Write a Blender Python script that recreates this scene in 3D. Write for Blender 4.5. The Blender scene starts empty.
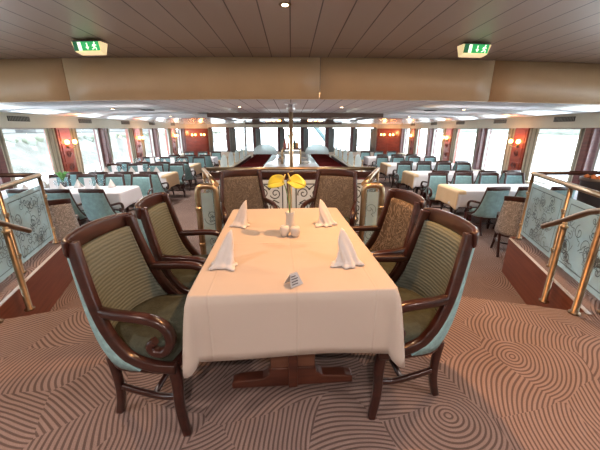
import bpy, math, random
from mathutils import Vector, Matrix, Euler
random.seed(7)
PI = math.pi
S = bpy.context.scene
COL = S.collection
F = -0.49            # level of the lower dining floor; the platform under the near table is level 0
R = math.radians

# ------------------------------------------------------------------ materials
def new_mat(name):
    m = bpy.data.materials.new(name); m.use_nodes = True
    nt = m.node_tree
    return m, nt, nt.nodes['Principled BSDF']

def L(nt, a, b): nt.links.new(a, b)

def mat(name, col, rough=.5, metal=0., var=0., vscale=8., bump=0., bscale=60., coat=0., spec=None, sheen=0.):
    m, nt, b = new_mat(name)
    b.inputs['Base Color'].default_value = (*col, 1); b.inputs['Roughness'].default_value = rough
    b.inputs['Metallic'].default_value = metal; b.inputs['Coat Weight'].default_value = coat
    if spec is not None: b.inputs['Specular IOR Level'].default_value = spec
    if sheen: b.inputs['Sheen Weight'].default_value = sheen
    tc = nt.nodes.new('ShaderNodeTexCoord')
    if var:
        n = nt.nodes.new('ShaderNodeTexNoise'); n.inputs['Scale'].default_value = vscale; n.inputs['Detail'].default_value = 4
        L(nt, tc.outputs['Object'], n.inputs['Vector'])
        r = nt.nodes.new('ShaderNodeValToRGB')
        r.color_ramp.elements[0].position = .3; r.color_ramp.elements[1].position = .7
        r.color_ramp.elements[0].color = (*[c * (1 - var) for c in col], 1)
        r.color_ramp.elements[1].color = (*[min(1, c * (1 + var)) for c in col], 1)
        L(nt, n.outputs['Fac'], r.inputs['Fac']); L(nt, r.outputs['Color'], b.inputs['Base Color'])
    if bump:
        n = nt.nodes.new('ShaderNodeTexNoise'); n.inputs['Scale'].default_value = bscale
        L(nt, tc.outputs['Object'], n.inputs['Vector'])
        bp = nt.nodes.new('ShaderNodeBump'); bp.inputs['Strength'].default_value = bump; bp.inputs['Distance'].default_value = .01
        L(nt, n.outputs['Fac'], bp.inputs['Height']); L(nt, bp.outputs['Normal'], b.inputs['Normal'])
    return m

def creases(m, xs):
    nt = m.node_tree; N = nt.nodes.new; b = nt.nodes['Principled BSDF']
    tc = N('ShaderNodeTexCoord'); sp = N('ShaderNodeSeparateXYZ'); L(nt, tc.outputs['Object'], sp.inputs[0]); last = None
    for ax, v in xs:
        d = N('ShaderNodeMath'); d.operation = 'SUBTRACT'; d.inputs[1].default_value = v; L(nt, sp.outputs[ax], d.inputs[0])
        a = N('ShaderNodeMath'); a.operation = 'ABSOLUTE'; L(nt, d.outputs[0], a.inputs[0])
        mr = N('ShaderNodeMapRange'); mr.inputs['From Max'].default_value = .007; mr.inputs['To Min'].default_value = 1; mr.inputs['To Max'].default_value = 0; L(nt, a.outputs[0], mr.inputs['Value'])
        if last:
            q = N('ShaderNodeMath'); q.operation = 'MAXIMUM'; L(nt, last, q.inputs[0]); L(nt, mr.outputs[0], q.inputs[1]); last = q.outputs[0]
        else: last = mr.outputs[0]
    bp = N('ShaderNodeBump'); bp.inputs['Strength'].default_value = .4; bp.inputs['Distance'].default_value = .004
    old = b.inputs['Normal'].links[0].from_socket if b.inputs['Normal'].is_linked else None
    if old: L(nt, old, bp.inputs['Normal'])
    L(nt, last, bp.inputs['Height']); L(nt, bp.outputs['Normal'], b.inputs['Normal'])

def wood(name, dark, light, rough=.28, scale=(3, 3, 30), coat=.4):
    m, nt, b = new_mat(name)
    tc = nt.nodes.new('ShaderNodeTexCoord'); mp = nt.nodes.new('ShaderNodeMapping'); mp.inputs['Scale'].default_value = scale
    n = nt.nodes.new('ShaderNodeTexNoise'); n.inputs['Scale'].default_value = 1.; n.inputs['Detail'].default_value = 6; n.inputs['Distortion'].default_value = .6
    r = nt.nodes.new('ShaderNodeValToRGB')
    r.color_ramp.elements[0].position = .32; r.color_ramp.elements[1].position = .68
    r.color_ramp.elements[0].color = (*dark, 1); r.color_ramp.elements[1].color = (*light, 1)
    L(nt, tc.outputs['Object'], mp.inputs['Vector']); L(nt, mp.outputs['Vector'], n.inputs['Vector'])
    L(nt, n.outputs['Fac'], r.inputs['Fac']); L(nt, r.outputs['Color'], b.inputs['Base Color'])
    b.inputs['Roughness'].default_value = rough; b.inputs['Coat Weight'].default_value = coat; b.inputs['Coat Roughness'].default_value = .15
    return m

def emit(name, col, s):
    m, nt, b = new_mat(name)
    b.inputs['Base Color'].default_value = (*col, 1)
    b.inputs['Emission Color'].default_value = (*col, 1); b.inputs['Emission Strength'].default_value = s
    return m

def carpet(name, light, dark):
    m, nt, b = new_mat(name)
    N = nt.nodes.new
    def M(op, a, b2=None):
        n = N('ShaderNodeMath'); n.operation = op
        for i, v in enumerate((a, b2)):
            if v is None: continue
            if isinstance(v, (int, float)): n.inputs[i].default_value = v
            else: L(nt, v, n.inputs[i])
        return n.outputs[0]
    tc = N('ShaderNodeTexCoord')
    fl = N('ShaderNodeVectorMath'); fl.operation = 'MULTIPLY'; fl.inputs[1].default_value = (1, 1, 0)
    L(nt, tc.outputs['Object'], fl.inputs[0])
    no = N('ShaderNodeTexNoise'); no.inputs['Scale'].default_value = 1.4; no.inputs['Detail'].default_value = 1
    L(nt, fl.outputs[0], no.inputs['Vector'])
    sb = N('ShaderNodeVectorMath'); sb.operation = 'SUBTRACT'; sb.inputs[1].default_value = (.5, .5, .5); L(nt, no.outputs['Color'], sb.inputs[0])
    sc = N('ShaderNodeVectorMath'); sc.operation = 'SCALE'; sc.inputs['Scale'].default_value = .22; L(nt, sb.outputs[0], sc.inputs[0])
    ad = N('ShaderNodeVectorMath'); ad.operation = 'ADD'; L(nt, fl.outputs[0], ad.inputs[0]); L(nt, sc.outputs[0], ad.inputs[1])
    fl2 = N('ShaderNodeVectorMath'); fl2.operation = 'MULTIPLY'; fl2.inputs[1].default_value = (1, 1, 0); L(nt, ad.outputs[0], fl2.inputs[0])
    vo = N('ShaderNodeTexVoronoi'); vo.voronoi_dimensions = '2D'; vo.inputs['Scale'].default_value = 2.3
    L(nt, fl2.outputs[0], vo.inputs['Vector'])
    cs = N('ShaderNodeVectorMath'); cs.operation = 'SUBTRACT'; cs.inputs[1].default_value = (.5, .5, .5); L(nt, vo.outputs['Color'], cs.inputs[0])
    c2 = N('ShaderNodeVectorMath'); c2.operation = 'MULTIPLY'; c2.inputs[1].default_value = (2.1, 2.1, 0); L(nt, cs.outputs[0], c2.inputs[0])
    ce = N('ShaderNodeVectorMath'); ce.operation = 'ADD'; L(nt, vo.outputs['Position'], ce.inputs[0]); L(nt, c2.outputs[0], ce.inputs[1])
    di = N('ShaderNodeVectorMath'); di.operation = 'DISTANCE'; L(nt, fl2.outputs[0], di.inputs[0]); L(nt, ce.outputs[0], di.inputs[1])
    s = M('SINE', M('MULTIPLY', di.outputs['Value'], 2 * PI / .0245))
    fac = N('ShaderNodeMapRange'); fac.interpolation_type = 'SMOOTHSTEP'
    fac.inputs['From Min'].default_value = -.75; fac.inputs['From Max'].default_value = .15; L(nt, s, fac.inputs['Value'])
    fine = N('ShaderNodeTexNoise'); fine.inputs['Scale'].default_value = 240; L(nt, tc.outputs['Object'], fine.inputs['Vector'])
    big = N('ShaderNodeTexNoise'); big.inputs['Scale'].default_value = 2.0; L(nt, tc.outputs['Object'], big.inputs['Vector'])
    mx = N('ShaderNodeMix'); mx.data_type = 'RGBA'; mx.inputs['A'].default_value = (*dark, 1); mx.inputs['B'].default_value = (*light, 1)
    L(nt, fac.outputs['Result'], mx.inputs['Factor'])
    vv = M('ADD', M('MULTIPLY', fine.outputs['Fac'], .9), M('MULTIPLY', big.outputs['Fac'], .35))
    m2 = N('ShaderNodeMix'); m2.data_type = 'RGBA'; m2.blend_type = 'MULTIPLY'; m2.inputs['Factor'].default_value = 1
    va = M('ADD', vv, .38)
    cb = N('ShaderNodeCombineColor'); [L(nt, va, cb.inputs[i]) for i in range(3)]
    L(nt, mx.outputs['Result'], m2.inputs['A']); L(nt, cb.outputs[0], m2.inputs['B'])
    L(nt, m2.outputs['Result'], b.inputs['Base Color'])
    b.inputs['Roughness'].default_value = .95; b.inputs['Specular IOR Level'].default_value = .1
    bp = N('ShaderNodeBump'); bp.inputs['Strength'].default_value = .5; bp.inputs['Distance'].default_value = .006
    L(nt, M('ADD', fac.outputs['Result'], M('MULTIPLY', fine.outputs['Fac'], .6)), bp.inputs['Height']); L(nt, bp.outputs['Normal'], b.inputs['Normal'])
    return m

def planks(name, col, seam, width, length, rough, metal, coat=0.):
    m, nt, b = new_mat(name); N = nt.nodes.new
    tc = N('ShaderNodeTexCoord'); sp = N('ShaderNodeSeparateXYZ'); cb = N('ShaderNodeCombineXYZ')
    L(nt, tc.outputs['Object'], sp.inputs[0]); L(nt, sp.outputs['Y'], cb.inputs['X']); L(nt, sp.outputs['X'], cb.inputs['Y'])
    br = N('ShaderNodeTexBrick'); br.offset = .37; br.inputs['Scale'].default_value = 1
    br.inputs['Brick Width'].default_value = length; br.inputs['Row Height'].default_value = width
    br.inputs['Mortar Size'].default_value = .0065; br.inputs['Mortar Smooth'].default_value = .2
    br.inputs['Color1'].default_value = (*col, 1); br.inputs['Color2'].default_value = (*[c * .93 for c in col], 1); br.inputs['Mortar'].default_value = (*seam, 1)
    L(nt, cb.outputs[0], br.inputs['Vector']); L(nt, br.outputs['Color'], b.inputs['Base Color'])
    n = N('ShaderNodeTexNoise'); n.inputs['Scale'].default_value = 70; L(nt, tc.outputs['Object'], n.inputs['Vector'])
    bp = N('ShaderNodeBump'); bp.inputs['Strength'].default_value = .015; bp.inputs['Distance'].default_value = .002
    L(nt, n.outputs['Fac'], bp.inputs['Height']); L(nt, bp.outputs['Normal'], b.inputs['Normal'])
    b.inputs['Roughness'].default_value = rough; b.inputs['Metallic'].default_value = metal; b.inputs['Coat Weight'].default_value = coat
    return m

def ribbed(name, light, dark, axis='Z', pitch=.022, rough=.85):
    m, nt, b = new_mat(name); N = nt.nodes.new
    tc = N('ShaderNodeTexCoord')
    no = N('ShaderNodeTexNoise'); no.inputs['Scale'].default_value = 22; L(nt, tc.outputs['Object'], no.inputs['Vector'])
    sc = N('ShaderNodeVectorMath'); sc.operation = 'SCALE'; sc.inputs['Scale'].default_value = .012; L(nt, no.outputs['Color'], sc.inputs[0])
    ad = N('ShaderNodeVectorMath'); ad.operation = 'ADD'; L(nt, tc.outputs['Object'], ad.inputs[0]); L(nt, sc.outputs[0], ad.inputs[1])
    w = N('ShaderNodeTexWave'); w.bands_direction = axis; w.inputs['Scale'].default_value = 2 * PI / (20 * pitch); L(nt, ad.outputs[0], w.inputs['Vector'])
    r = N('ShaderNodeValToRGB'); r.color_ramp.elements[0].color = (*dark, 1); r.color_ramp.elements[1].color = (*light, 1)
    r.color_ramp.elements[0].position = .05; r.color_ramp.elements[1].position = .55
    L(nt, w.outputs['Fac'], r.inputs['Fac']); L(nt, r.outputs['Color'], b.inputs['Base Color'])
    bp = N('ShaderNodeBump'); bp.inputs['Strength'].default_value = .4; bp.inputs['Distance'].default_value = .005
    L(nt, w.outputs['Fac'], bp.inputs['Height']); L(nt, bp.outputs['Normal'], b.inputs['Normal'])
    b.inputs['Roughness'].default_value = rough; b.inputs['Specular IOR Level'].default_value = .2
    return m

def paisley(name, a, c):
    m, nt, b = new_mat(name); N = nt.nodes.new
    tc = N('ShaderNodeTexCoord')
    n = N('ShaderNodeTexNoise'); n.inputs['Scale'].default_value = 9; n.inputs['Detail'].default_value = 1; n.inputs['Distortion'].default_value = 2.2
    L(nt, tc.outputs['Object'], n.inputs['Vector'])
    mu = N('ShaderNodeMath'); mu.operation = 'MULTIPLY'; mu.inputs[1].default_value = 42; L(nt, n.outputs['Fac'], mu.inputs[0])
    si = N('ShaderNodeMath'); si.operation = 'SINE'; L(nt, mu.outputs[0], si.inputs[0])
    r = N('ShaderNodeValToRGB'); r.color_ramp.elements[0].color = (*a, 1); r.color_ramp.elements[1].color = (*c, 1)
    r.color_ramp.elements[0].position = .1; r.color_ramp.elements[1].position = .8
    L(nt, si.outputs[0], r.inputs['Fac']); L(nt, r.outputs['Color'], b.inputs['Base Color'])
    b.inputs['Roughness'].default_value = .9; b.inputs['Specular IOR Level'].default_value = .2
    return m

def glass(name, tint, t, rough=.05, white=0.):
    """thin pane: clear transmission mixed with a gloss and, for frosted glass, a milky diffuse part"""
    m = bpy.data.materials.new(name); m.use_nodes = True
    nt = m.node_tree; nt.nodes.clear(); N = nt.nodes.new
    out = N('ShaderNodeOutputMaterial'); tr = N('ShaderNodeBsdfTransparent'); tr.inputs['Color'].default_value = (*tint, 1)
    gl = N('ShaderNodeBsdfGlossy'); gl.inputs['Roughness'].default_value = rough
    lw = N('ShaderNodeLayerWeight'); lw.inputs['Blend'].default_value = .5
    pw = N('ShaderNodeMath'); pw.operation = 'POWER'; pw.inputs[1].default_value = 5; L(nt, lw.outputs['Facing'], pw.inputs[0])
    fr = N('ShaderNodeMath'); fr.operation = 'MULTIPLY_ADD'; fr.inputs[1].default_value = .8; fr.inputs[2].default_value = .03; L(nt, pw.outputs[0], fr.inputs[0])
    mx = N('ShaderNodeMixShader'); L(nt, fr.outputs[0], mx.inputs[0]); L(nt, gl.outputs[0], mx.inputs[2])
    if white:
        tc = N('ShaderNodeTexCoord'); no = N('ShaderNodeTexNoise'); no.inputs['Scale'].default_value = 5; L(nt, tc.outputs['Object'], no.inputs['Vector'])
        di = N('ShaderNodeBsdfDiffuse'); di.inputs['Color'].default_value = (*t, 1)
        tl = N('ShaderNodeBsdfTranslucent'); tl.inputs['Color'].default_value = (*t, 1)
        m1 = N('ShaderNodeMixShader'); m1.inputs[0].default_value = .5; L(nt, di.outputs[0], m1.inputs[1]); L(nt, tl.outputs[0], m1.inputs[2])
        ra = N('ShaderNodeMapRange'); ra.inputs['To Min'].default_value = white - .1; ra.inputs['To Max'].default_value = white + .1; L(nt, no.outputs['Fac'], ra.inputs['Value'])
        m2 = N('ShaderNodeMixShader'); L(nt, ra.outputs[0], m2.inputs[0]); L(nt, tr.outputs[0], m2.inputs[1]); L(nt, m1.outputs[0], m2.inputs[2])
        L(nt, m2.outputs[0], mx.inputs[1])
    else:
        L(nt, tr.outputs[0], mx.inputs[1])
    L(nt, mx.outputs[0], out.inputs['Surface'])
    return m

MAH = wood('mahogany', (.017, .005, .0035), (.048, .0125, .0085), .28, (4, 4, 22), .2)
FASC = wood('fascia_wood', (.15, .042, .026), (.22, .068, .04), .38, (2, 2, 40), .15)
REDP = wood('red_wall_panel', (.20, .035, .018), (.30, .06, .03), .3, (3, 3, 12), .4)
CAB = wood('cabinet_wood', (.075, .016, .016), (.13, .03, .028), .35, (4, 4, 20), .2)
CABM = mat('cabinet_matt_top', (.12, .02, .02), .9, 0, .2, 6, spec=.0)
THIN = wood('pillar_wood', (.085, .03, .032), (.14, .05, .048), .4, (3, 3, 20), .2)
BRASS = mat('brass', (.47, .345, .215), .3, 1., .12, 14)
BRASSD = mat('aged_brass', (.235, .165, .108), .38, 1., .15, 14)
CARPET = carpet('swirl_carpet', (.262, .182, .158), (.118, .079, .069))
CEIL = planks('ceiling_planks', (.46, .345, .285), (.05, .02, .012), .259, 2.6, .38, .25)
CEIL2 = planks('lower_ceiling_planks', (.84, .86, .90), (.25, .2, .2), .259, 2.2, .20, .5, .1)
MIRR = planks('mirror_planks', (.86, .86, .86), (.3, .28, .28), .52, 4.0, .07, 1.)
BEAM = mat('beam_cream', (.52, .35, .20), .42, 0, .04, 3)
HEAD = mat('header_cream', (.60, .57, .46), .5, 0, .03, 4)
WALLC = mat('wall_cream', (.62, .58, .5), .6, 0, .03, 4)
NOSE = mat('pale_nosing', (.55, .46, .40), .4, .3, .05, 20)
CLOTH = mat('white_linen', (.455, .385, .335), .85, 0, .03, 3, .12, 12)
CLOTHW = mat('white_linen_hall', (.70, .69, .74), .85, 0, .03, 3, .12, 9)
BEIGE = mat('beige_linen', (.68, .50, .31), .85, 0, .05, 4, .15, 9)
NAPK = mat('napkin_linen', (.60, .57, .56), .85, 0, .03, 9, .2, 30)
CHINA = mat('white_china', (.56, .53, .50), .3, 0, .02, 9, coat=.4)
OLIVE = ribbed('olive_ribbed', (.15, .168, .138), (.11, .124, .102), pitch=.019)
OLIVED = mat('dark_green_velvet', (.042, .05, .036), .9, 0, .25, 30, .3, 90)
PAIS = paisley('brown_paisley', (.095, .072, .055), (.22, .175, .14))
PAISG = paisley('grey_paisley', (.25, .232, .22), (.45, .42, .40))
PAISD = paisley('dark_paisley', (.10, .084, .074), (.165, .14, .125))
TEAL = mat('teal_velvet', (.17, .305, .325), .8, 0, .18, 18, .25, 140, sheen=.3)
TEALP = mat('pale_teal_piping', (.22, .36, .37), .8, 0, .2, 40, .2, 140)
TEALD = mat('grey_teal_weave', (.12, .19, .19), .85, 0, .2, 20, .25, 140)
PANE = glass('window_glass', (.97, .985, .985), (0, 0, 0), .02)
FROST = glass('frosted_teal_glass', (.80, .92, .93), (.60, .74, .76), .12, .50)
FROSTW = glass('frosted_white_glass', (.93, .96, .96), (.84, .87, .88), .12, .82)
SHELLG = glass('shell_glass', (.9, .97, .97), (.84, .92, .93), .1, .75)
WINEG = glass('wine_glass', (.93, .97, .98), (0, 0, 0), .03)
ETCH = mat('etched_lines', (.06, .085, .095), .6)
ETCHD = mat('etched_dark_lines', (.025, .03, .035), .6)
DARK = mat('dark_slot', (.03, .03, .028), .6)
GRILLE = mat('grille_metal', (.30, .29, .24), .5, .3)
WHITEP = mat('white_plastic', (.72, .66, .55), .45)
LAMPW = emit('lamp_warm', (1., .66, .36), 12)
FLAME = emit('sconce_glow', (1., .40, .10), 14)
SIGNG = emit('sign_green', (.02, .42, .11), .45)
SIGND = emit('sign_dark_green', (.008, .14, .05), .3)
SIGNW = emit('sign_white', (.85, 1., .75), .75)
SIGNB = emit('sign_body_lit', (1., .78, .42), .42)
YEL = mat('yellow_spathe', (.47, .44, .05), .35, 0, .12, 14)
YELP = mat('yellow_spadix', (.75, .60, .18), .6, 0, .1, 40)
STEM = mat('green_stem', (.10, .20, .05), .5)
LEAF = mat('green_leaf', (.10, .30, .07), .5, 0, .3, 20)
POT = mat('dark_planter', (.045, .042, .05), .45, 0, .2, 8)
SOIL = mat('dry_flower_heads', (.36, .14, .06), .9, 0, .4, 60)
SILV = mat('silver_print', (.42, .40, .40), .3, .6)
INK = mat('dark_print', (.07, .065, .07), .6)
CURT = ribbed('striped_curtain', (.46, .44, .36), (.24, .235, .20), 'Y', .05)
CURTX = ribbed('striped_curtain_back', (.26, .29, .28), (.12, .14, .14), 'X', .05)
FRAME = mat('window_frame', (.33, .32, .30), .4, .2)
TREST = wood('trestle_wood', (.05, .014, .009), (.12, .036, .02), .3, (3, 3, 20), .3)
TREST2 = wood('trestle_wood_pale', (.12, .045, .026), (.19, .08, .045), .35, (3, 3, 20), .3)

creases(CLOTH, [('X', .01), ('X', -.36), ('X', .35), ('Y', -.12)])
# ------------------------------------------------------------------ mesh builder
class MB:
    def __init__(self): self.v = []; self.f = []; self.m = []; self.s = []; self.xf = Matrix.Identity(4)
    def add(self, vs, fs, mi=0, smooth=False):
        o = len(self.v); self.v += [tuple(self.xf @ Vector(p)) for p in vs]
        for q in fs: self.f.append([o + i for i in q]); self.m.append(mi); self.s.append(smooth)
    def box(self, lo, hi, mi=0, xf=None):
        x0, y0, z0 = lo; x1, y1, z1 = hi
        vs = [(x0, y0, z0), (x1, y0, z0), (x1, y1, z0), (x0, y1, z0), (x0, y0, z1), (x1, y0, z1), (x1, y1, z1), (x0, y1, z1)]
        if xf: vs = [xf @ Vector(p) for p in vs]
        self.add(vs, [(0, 3, 2, 1), (4, 5, 6, 7), (0, 1, 5, 4), (1, 2, 6, 5), (2, 3, 7, 6), (3, 0, 4, 7)], mi)
        return self
    def prism(self, poly, z0, z1, mi=0):
        n = len(poly)
        if sum(poly[i][0] * poly[(i + 1) % n][1] - poly[(i + 1) % n][0] * poly[i][1] for i in range(n)) < 0: poly = poly[::-1]
        vs = [(x, y, z0) for x, y in poly] + [(x, y, z1) for x, y in poly]
        self.add(vs, [tuple(range(n))[::-1], tuple(range(n, 2 * n))] + [(i, (i + 1) % n, n + (i + 1) % n, n + i) for i in range(n)], mi)
        return self
    def sweep(self, path, w, h, up=(0, 0, 1), n=8, mi=0, power=3.2, side=None):
        """rounded-rectangle section carried along a path; w across, h along the section's own up"""
        P = [Vector(p) for p in path]; k = len(P); vs = []
        for i, p in enumerate(P):
            t = (P[min(i + 1, k - 1)] - P[max(i - 1, 0)]).normalized()
            sd = Vector(side) if side else t.cross(Vector(up))
            sd = (sd - t * sd.dot(t)).normalized(); u = sd.cross(t).normalized()
            pick = lambda q: q[0] + (q[1] - q[0]) * i / (k - 1) if isinstance(q, tuple) else q[i] if isinstance(q, list) else q
            ww, hh = pick(w), pick(h)
            for j in range(n):
                a = 2 * PI * (j + .5) / n; c, s = math.cos(a), math.sin(a)
                c = math.copysign(abs(c) ** (2 / power), c); s = math.copysign(abs(s) ** (2 / power), s)
                vs.append(p + sd * (c * ww / 2) + u * (s * hh / 2))
        fs = [(i * n + j, i * n + (j + 1) % n, (i + 1) * n + (j + 1) % n, (i + 1) * n + j) for i in range(k - 1) for j in range(n)]
        fs += [tuple(range(n))[::-1], tuple(range((k - 1) * n, k * n))]
        self.add(vs, fs, mi, True); self.s[-2:] = [False, False]; return self
    def tube(self, path, r, n=10, mi=0):
        P = [Vector(p) for p in path]; t = (P[-1] - P[0])
        d = P[1] - P[0]
        up = (0, 0, 1) if abs(d.normalized().z) < .9 else (0, 1, 0)
        rr = [2 * q for q in r] if isinstance(r, (list, tuple)) else 2 * r
        return self.sweep(path, rr, rr, up, n, mi, 2.0)
    def lathe(self, prof, c=(0, 0, 0), n=16, mi=0):
        k = len(prof); vs = []
        for r, z in prof:
            for j in range(n): vs.append((c[0] + r * math.cos(2 * PI * j / n), c[1] + r * math.sin(2 * PI * j / n), c[2] + z))
        fs = [(i * n + j, i * n + (j + 1) % n, (i + 1) * n + (j + 1) % n, (i + 1) * n + j) for i in range(k - 1) for j in range(n)]
        fs += [tuple(range(n))[::-1], tuple(range((k - 1) * n, k * n))]
        self.add(vs, fs, mi, True); self.s[-2:] = [False, False]; return self
    def sheet(self, fn, nu, nv, th, mi=0):
        """solid sheet: fn(u,v) in 0..1 gives a point; th is the thickness (offsets -th/2..th/2 along the normal)"""
        P = [[Vector(fn(i / nu, j / nv)) for j in range(nv + 1)] for i in range(nu + 1)]
        top, bot = [], []
        for i in range(nu + 1):
            for j in range(nv + 1):
                a = P[min(i + 1, nu)][j] - P[max(i - 1, 0)][j]; b = P[i][min(j + 1, nv)] - P[i][max(j - 1, 0)]
                nn = a.cross(b); nn = nn.normalized() if nn.length > 1e-12 else Vector((0, 0, 1))
                lo, hi = th if isinstance(th, tuple) else (-th / 2, th / 2)
                top.append(P[i][j] + nn * hi); bot.append(P[i][j] + nn * lo)
        W = nv + 1; o = len(top); fs = []
        for i in range(nu):
            for j in range(nv):
                a, b, c, d = i * W + j, (i + 1) * W + j, (i + 1) * W + j + 1, i * W + j + 1
                fs += [(a, b, c, d), (o + d, o + c, o + b, o + a)]
        loop = [i * W for i in range(nu + 1)] + [nu * W + j for j in range(1, nv + 1)] + [i * W + nv for i in range(nu - 1, -1, -1)] + [j for j in range(nv - 1, 0, -1)]
        nr = len(fs)
        for a, b in zip(loop, loop[1:] + loop[:1]): fs.append((b, a, o + a, o + b))
        self.add(top + bot, fs, mi, True); nr = len(fs) - nr; self.s[-nr:] = [False] * nr; return self
    def ribbon(self, pts, w, mi=0):
        """flat line drawn in the local xz plane, lifted a hair on both sides (y)"""
        n = len(pts); P = [Vector((p[0], 0, p[1])) for p in pts]
        for y in (-.0045, .0045):
            vs = []
            for i, p in enumerate(P):
                t = (P[min(i + 1, n - 1)] - P[max(i - 1, 0)]).normalized(); nn = Vector((-t.z, 0, t.x)) * w / 2
                vs += [p + nn + Vector((0, y, 0)), p - nn + Vector((0, y, 0))]
            fs = [(2 * i, 2 * i + 1, 2 * i + 3, 2 * i + 2) for i in range(n - 1)]
            self.add(vs, fs if y < 0 else [q[::-1] for q in fs], mi)
    def build(self, name, mats, parent=None, bevel=0., sub=0):
        me = bpy.data.meshes.new(name); me.from_pydata(self.v, [], self.f)
        for m in (mats if isinstance(mats, (list, tuple)) else [mats]): me.materials.append(m)
        me.polygons.foreach_set('material_index', self.m); me.polygons.foreach_set('use_smooth', self.s); me.update()
        o = bpy.data.objects.new(name, me); COL.objects.link(o)
        if parent: o.parent = parent
        if bevel:
            b = o.modifiers.new('edge', 'BEVEL'); b.width = bevel; b.segments = 2; b.limit_method = 'ANGLE'; b.angle_limit = R(40)
        if sub:
            b = o.modifiers.new('smooth', 'SUBSURF'); b.levels = sub; b.render_levels = sub
        return o

def tag(o, label, cat, group=None):
    o['label'] = label; o['category'] = cat
    if group: o['group'] = group
    return o
def struct(o): o['kind'] = 'structure'; return o
def empty(name, loc=(0, 0, 0), rz=0, label=None, cat=None, group=None):
    o = bpy.data.objects.new(name, None); COL.objects.link(o); o.location = loc; o.rotation_euler = (0, 0, rz); o.empty_display_size = .05
    if label: tag(o, label, cat, group)
    return o
def dup(o, loc, rz, label, group=None):
    c = o.copy(); COL.objects.link(c); c.location = loc; c.rotation_euler = (0, 0, rz)
    if label: c['label'] = label
    if group: c['group'] = group
    for ch in list(o.children):
        d = ch.copy(); COL.objects.link(d); d.parent = c
        for g in list(ch.children):
            e = g.copy(); COL.objects.link(e); e.parent = d
    return c
def lerp_tab(tab, z):
    for (z0, y0), (z1, y1) in zip(tab, tab[1:]):
        if z <= z1 or (z1, y1) == tab[-1]:
            t = max(0, min(1, (z - z0) / (z1 - z0))); return y0 + (y1 - y0) * t
def smooth_path(pts, it=2):
    P = [Vector(p) for p in pts]
    for _ in range(it):
        Q = [P[0]]
        for a, b in zip(P, P[1:]): Q += [a * .75 + b * .25, a * .25 + b * .75]
        P = Q + [P[-1]]
    return P
ORD = ['first', 'second', 'third', 'fourth', 'fifth', 'sixth', 'seventh', 'eighth', 'ninth', 'tenth', 'eleventh', 'twelfth']

# ------------------------------------------------------------------ shell
WL, WR, YB = -5.8, 6.1, 18.5
YN = -2.2
edge_pts = dict(curb=(2.37, 2.04), far=(2.94, 3.76), pen=(.78, 2.54), pend=(1.19, 4.05))
def camber(x): return -.11 * (x / 6.) ** 2

struct(MB().box((WL - .3, YN - .1, F - .1), (WR + .3, YB + .3, F)).build('floor', CARPET))
for sgn, nm, W in ((1, 'right', WR), (-1, 'left', -WL)):
    poly = [(0, YN), (W, YN), (W, 3.76), (2.94, 3.76), (2.37, 2.04), (.84, 2.523), (1.24, 4.05), (0, 4.05)]
    o = MB().prism([(sgn * x, y) for x, y in poly], F + .001, 0).build('floor_platform_' + nm, CARPET); struct(o)
    e = Vector((-.9537, .3007)); n = Vector((.3007, .9537)); E0 = Vector((2.37, 2.04))
    for k in (1, 2):
        a = E0 + n * .32 * (k - 1); b = E0 + n * .32 * k
        pl = [a, a + e * 1.605, b + e * 1.605, b]
        struct(MB().prism([(sgn * p.x, p.y) for p in pl], F + .001, -.163 * k).build('floor_step_' + nm, CARPET, bevel=.012))
    # wooden fascia along the edge of the side platform, with its pale nosing
    d = Vector((.57, 1.72)).normalized(); q = Vector((-d.y, d.x))
    a = Vector((2.37, 2.04)) + q * .002 - d * .03; b = Vector((2.94, 3.76)) + q * .002 + d * .0
    pl = [a, b, b + q * .03, a + q * .03]
    struct(MB().prism([(sgn * p.x, p.y) for p in pl], F + .002, -.002).build('trim_fascia_' + nm, FASC))
    a2 = a - q * .0; b2 = b - q * .0
    pl = [a2, b2, b + q * .036, a + q * .036]
    struct(MB().prism([(sgn * p.x, p.y) for p in pl], .0005, .008).build('trim_nosing_' + nm, NOSE, bevel=.004))
    pl = [(2.94, 3.762), (W, 3.762), (W, 3.80), (2.94, 3.80)]
    struct(MB().prism([(sgn * x, y) for x, y in pl], F + .002, .012).build('trim_far_fascia_' + nm, FASC))
    pl = [(.84, 2.523), (1.24, 4.05), (1.27, 4.042), (.87, 2.515)]
    struct(MB().prism([(sgn * x, y) for x, y in pl], F + .002, .012).build('trim_peninsula_' + nm, FASC))
struct(MB().box((-1.24, 4.052, F + .002), (1.24, 4.085, .012)).build('trim_peninsula_end', FASC))

def fall(y): return -.0075 * max(0, y - 4.76)
def ceiling(name, y0, y1, z, th, m):
    b = MB(); xs = [-6.2 + 12.6 * i / 24 for i in range(25)]
    b.sheet(lambda u, v: (-6.2 + 12.6 * u, y0 + (y1 - y0) * v, z + camber(-6.2 + 12.6 * u) + fall(y0 + (y1 - y0) * v)), 24, 2, (0, th))
    return struct(b.build(name, m))
ceiling('ceiling', YN - .1, 4.76, 2.35, .08, CEIL)
ceiling('ceiling_lower', 4.76, YB + .2, 1.824, .08, CEIL2)
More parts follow.
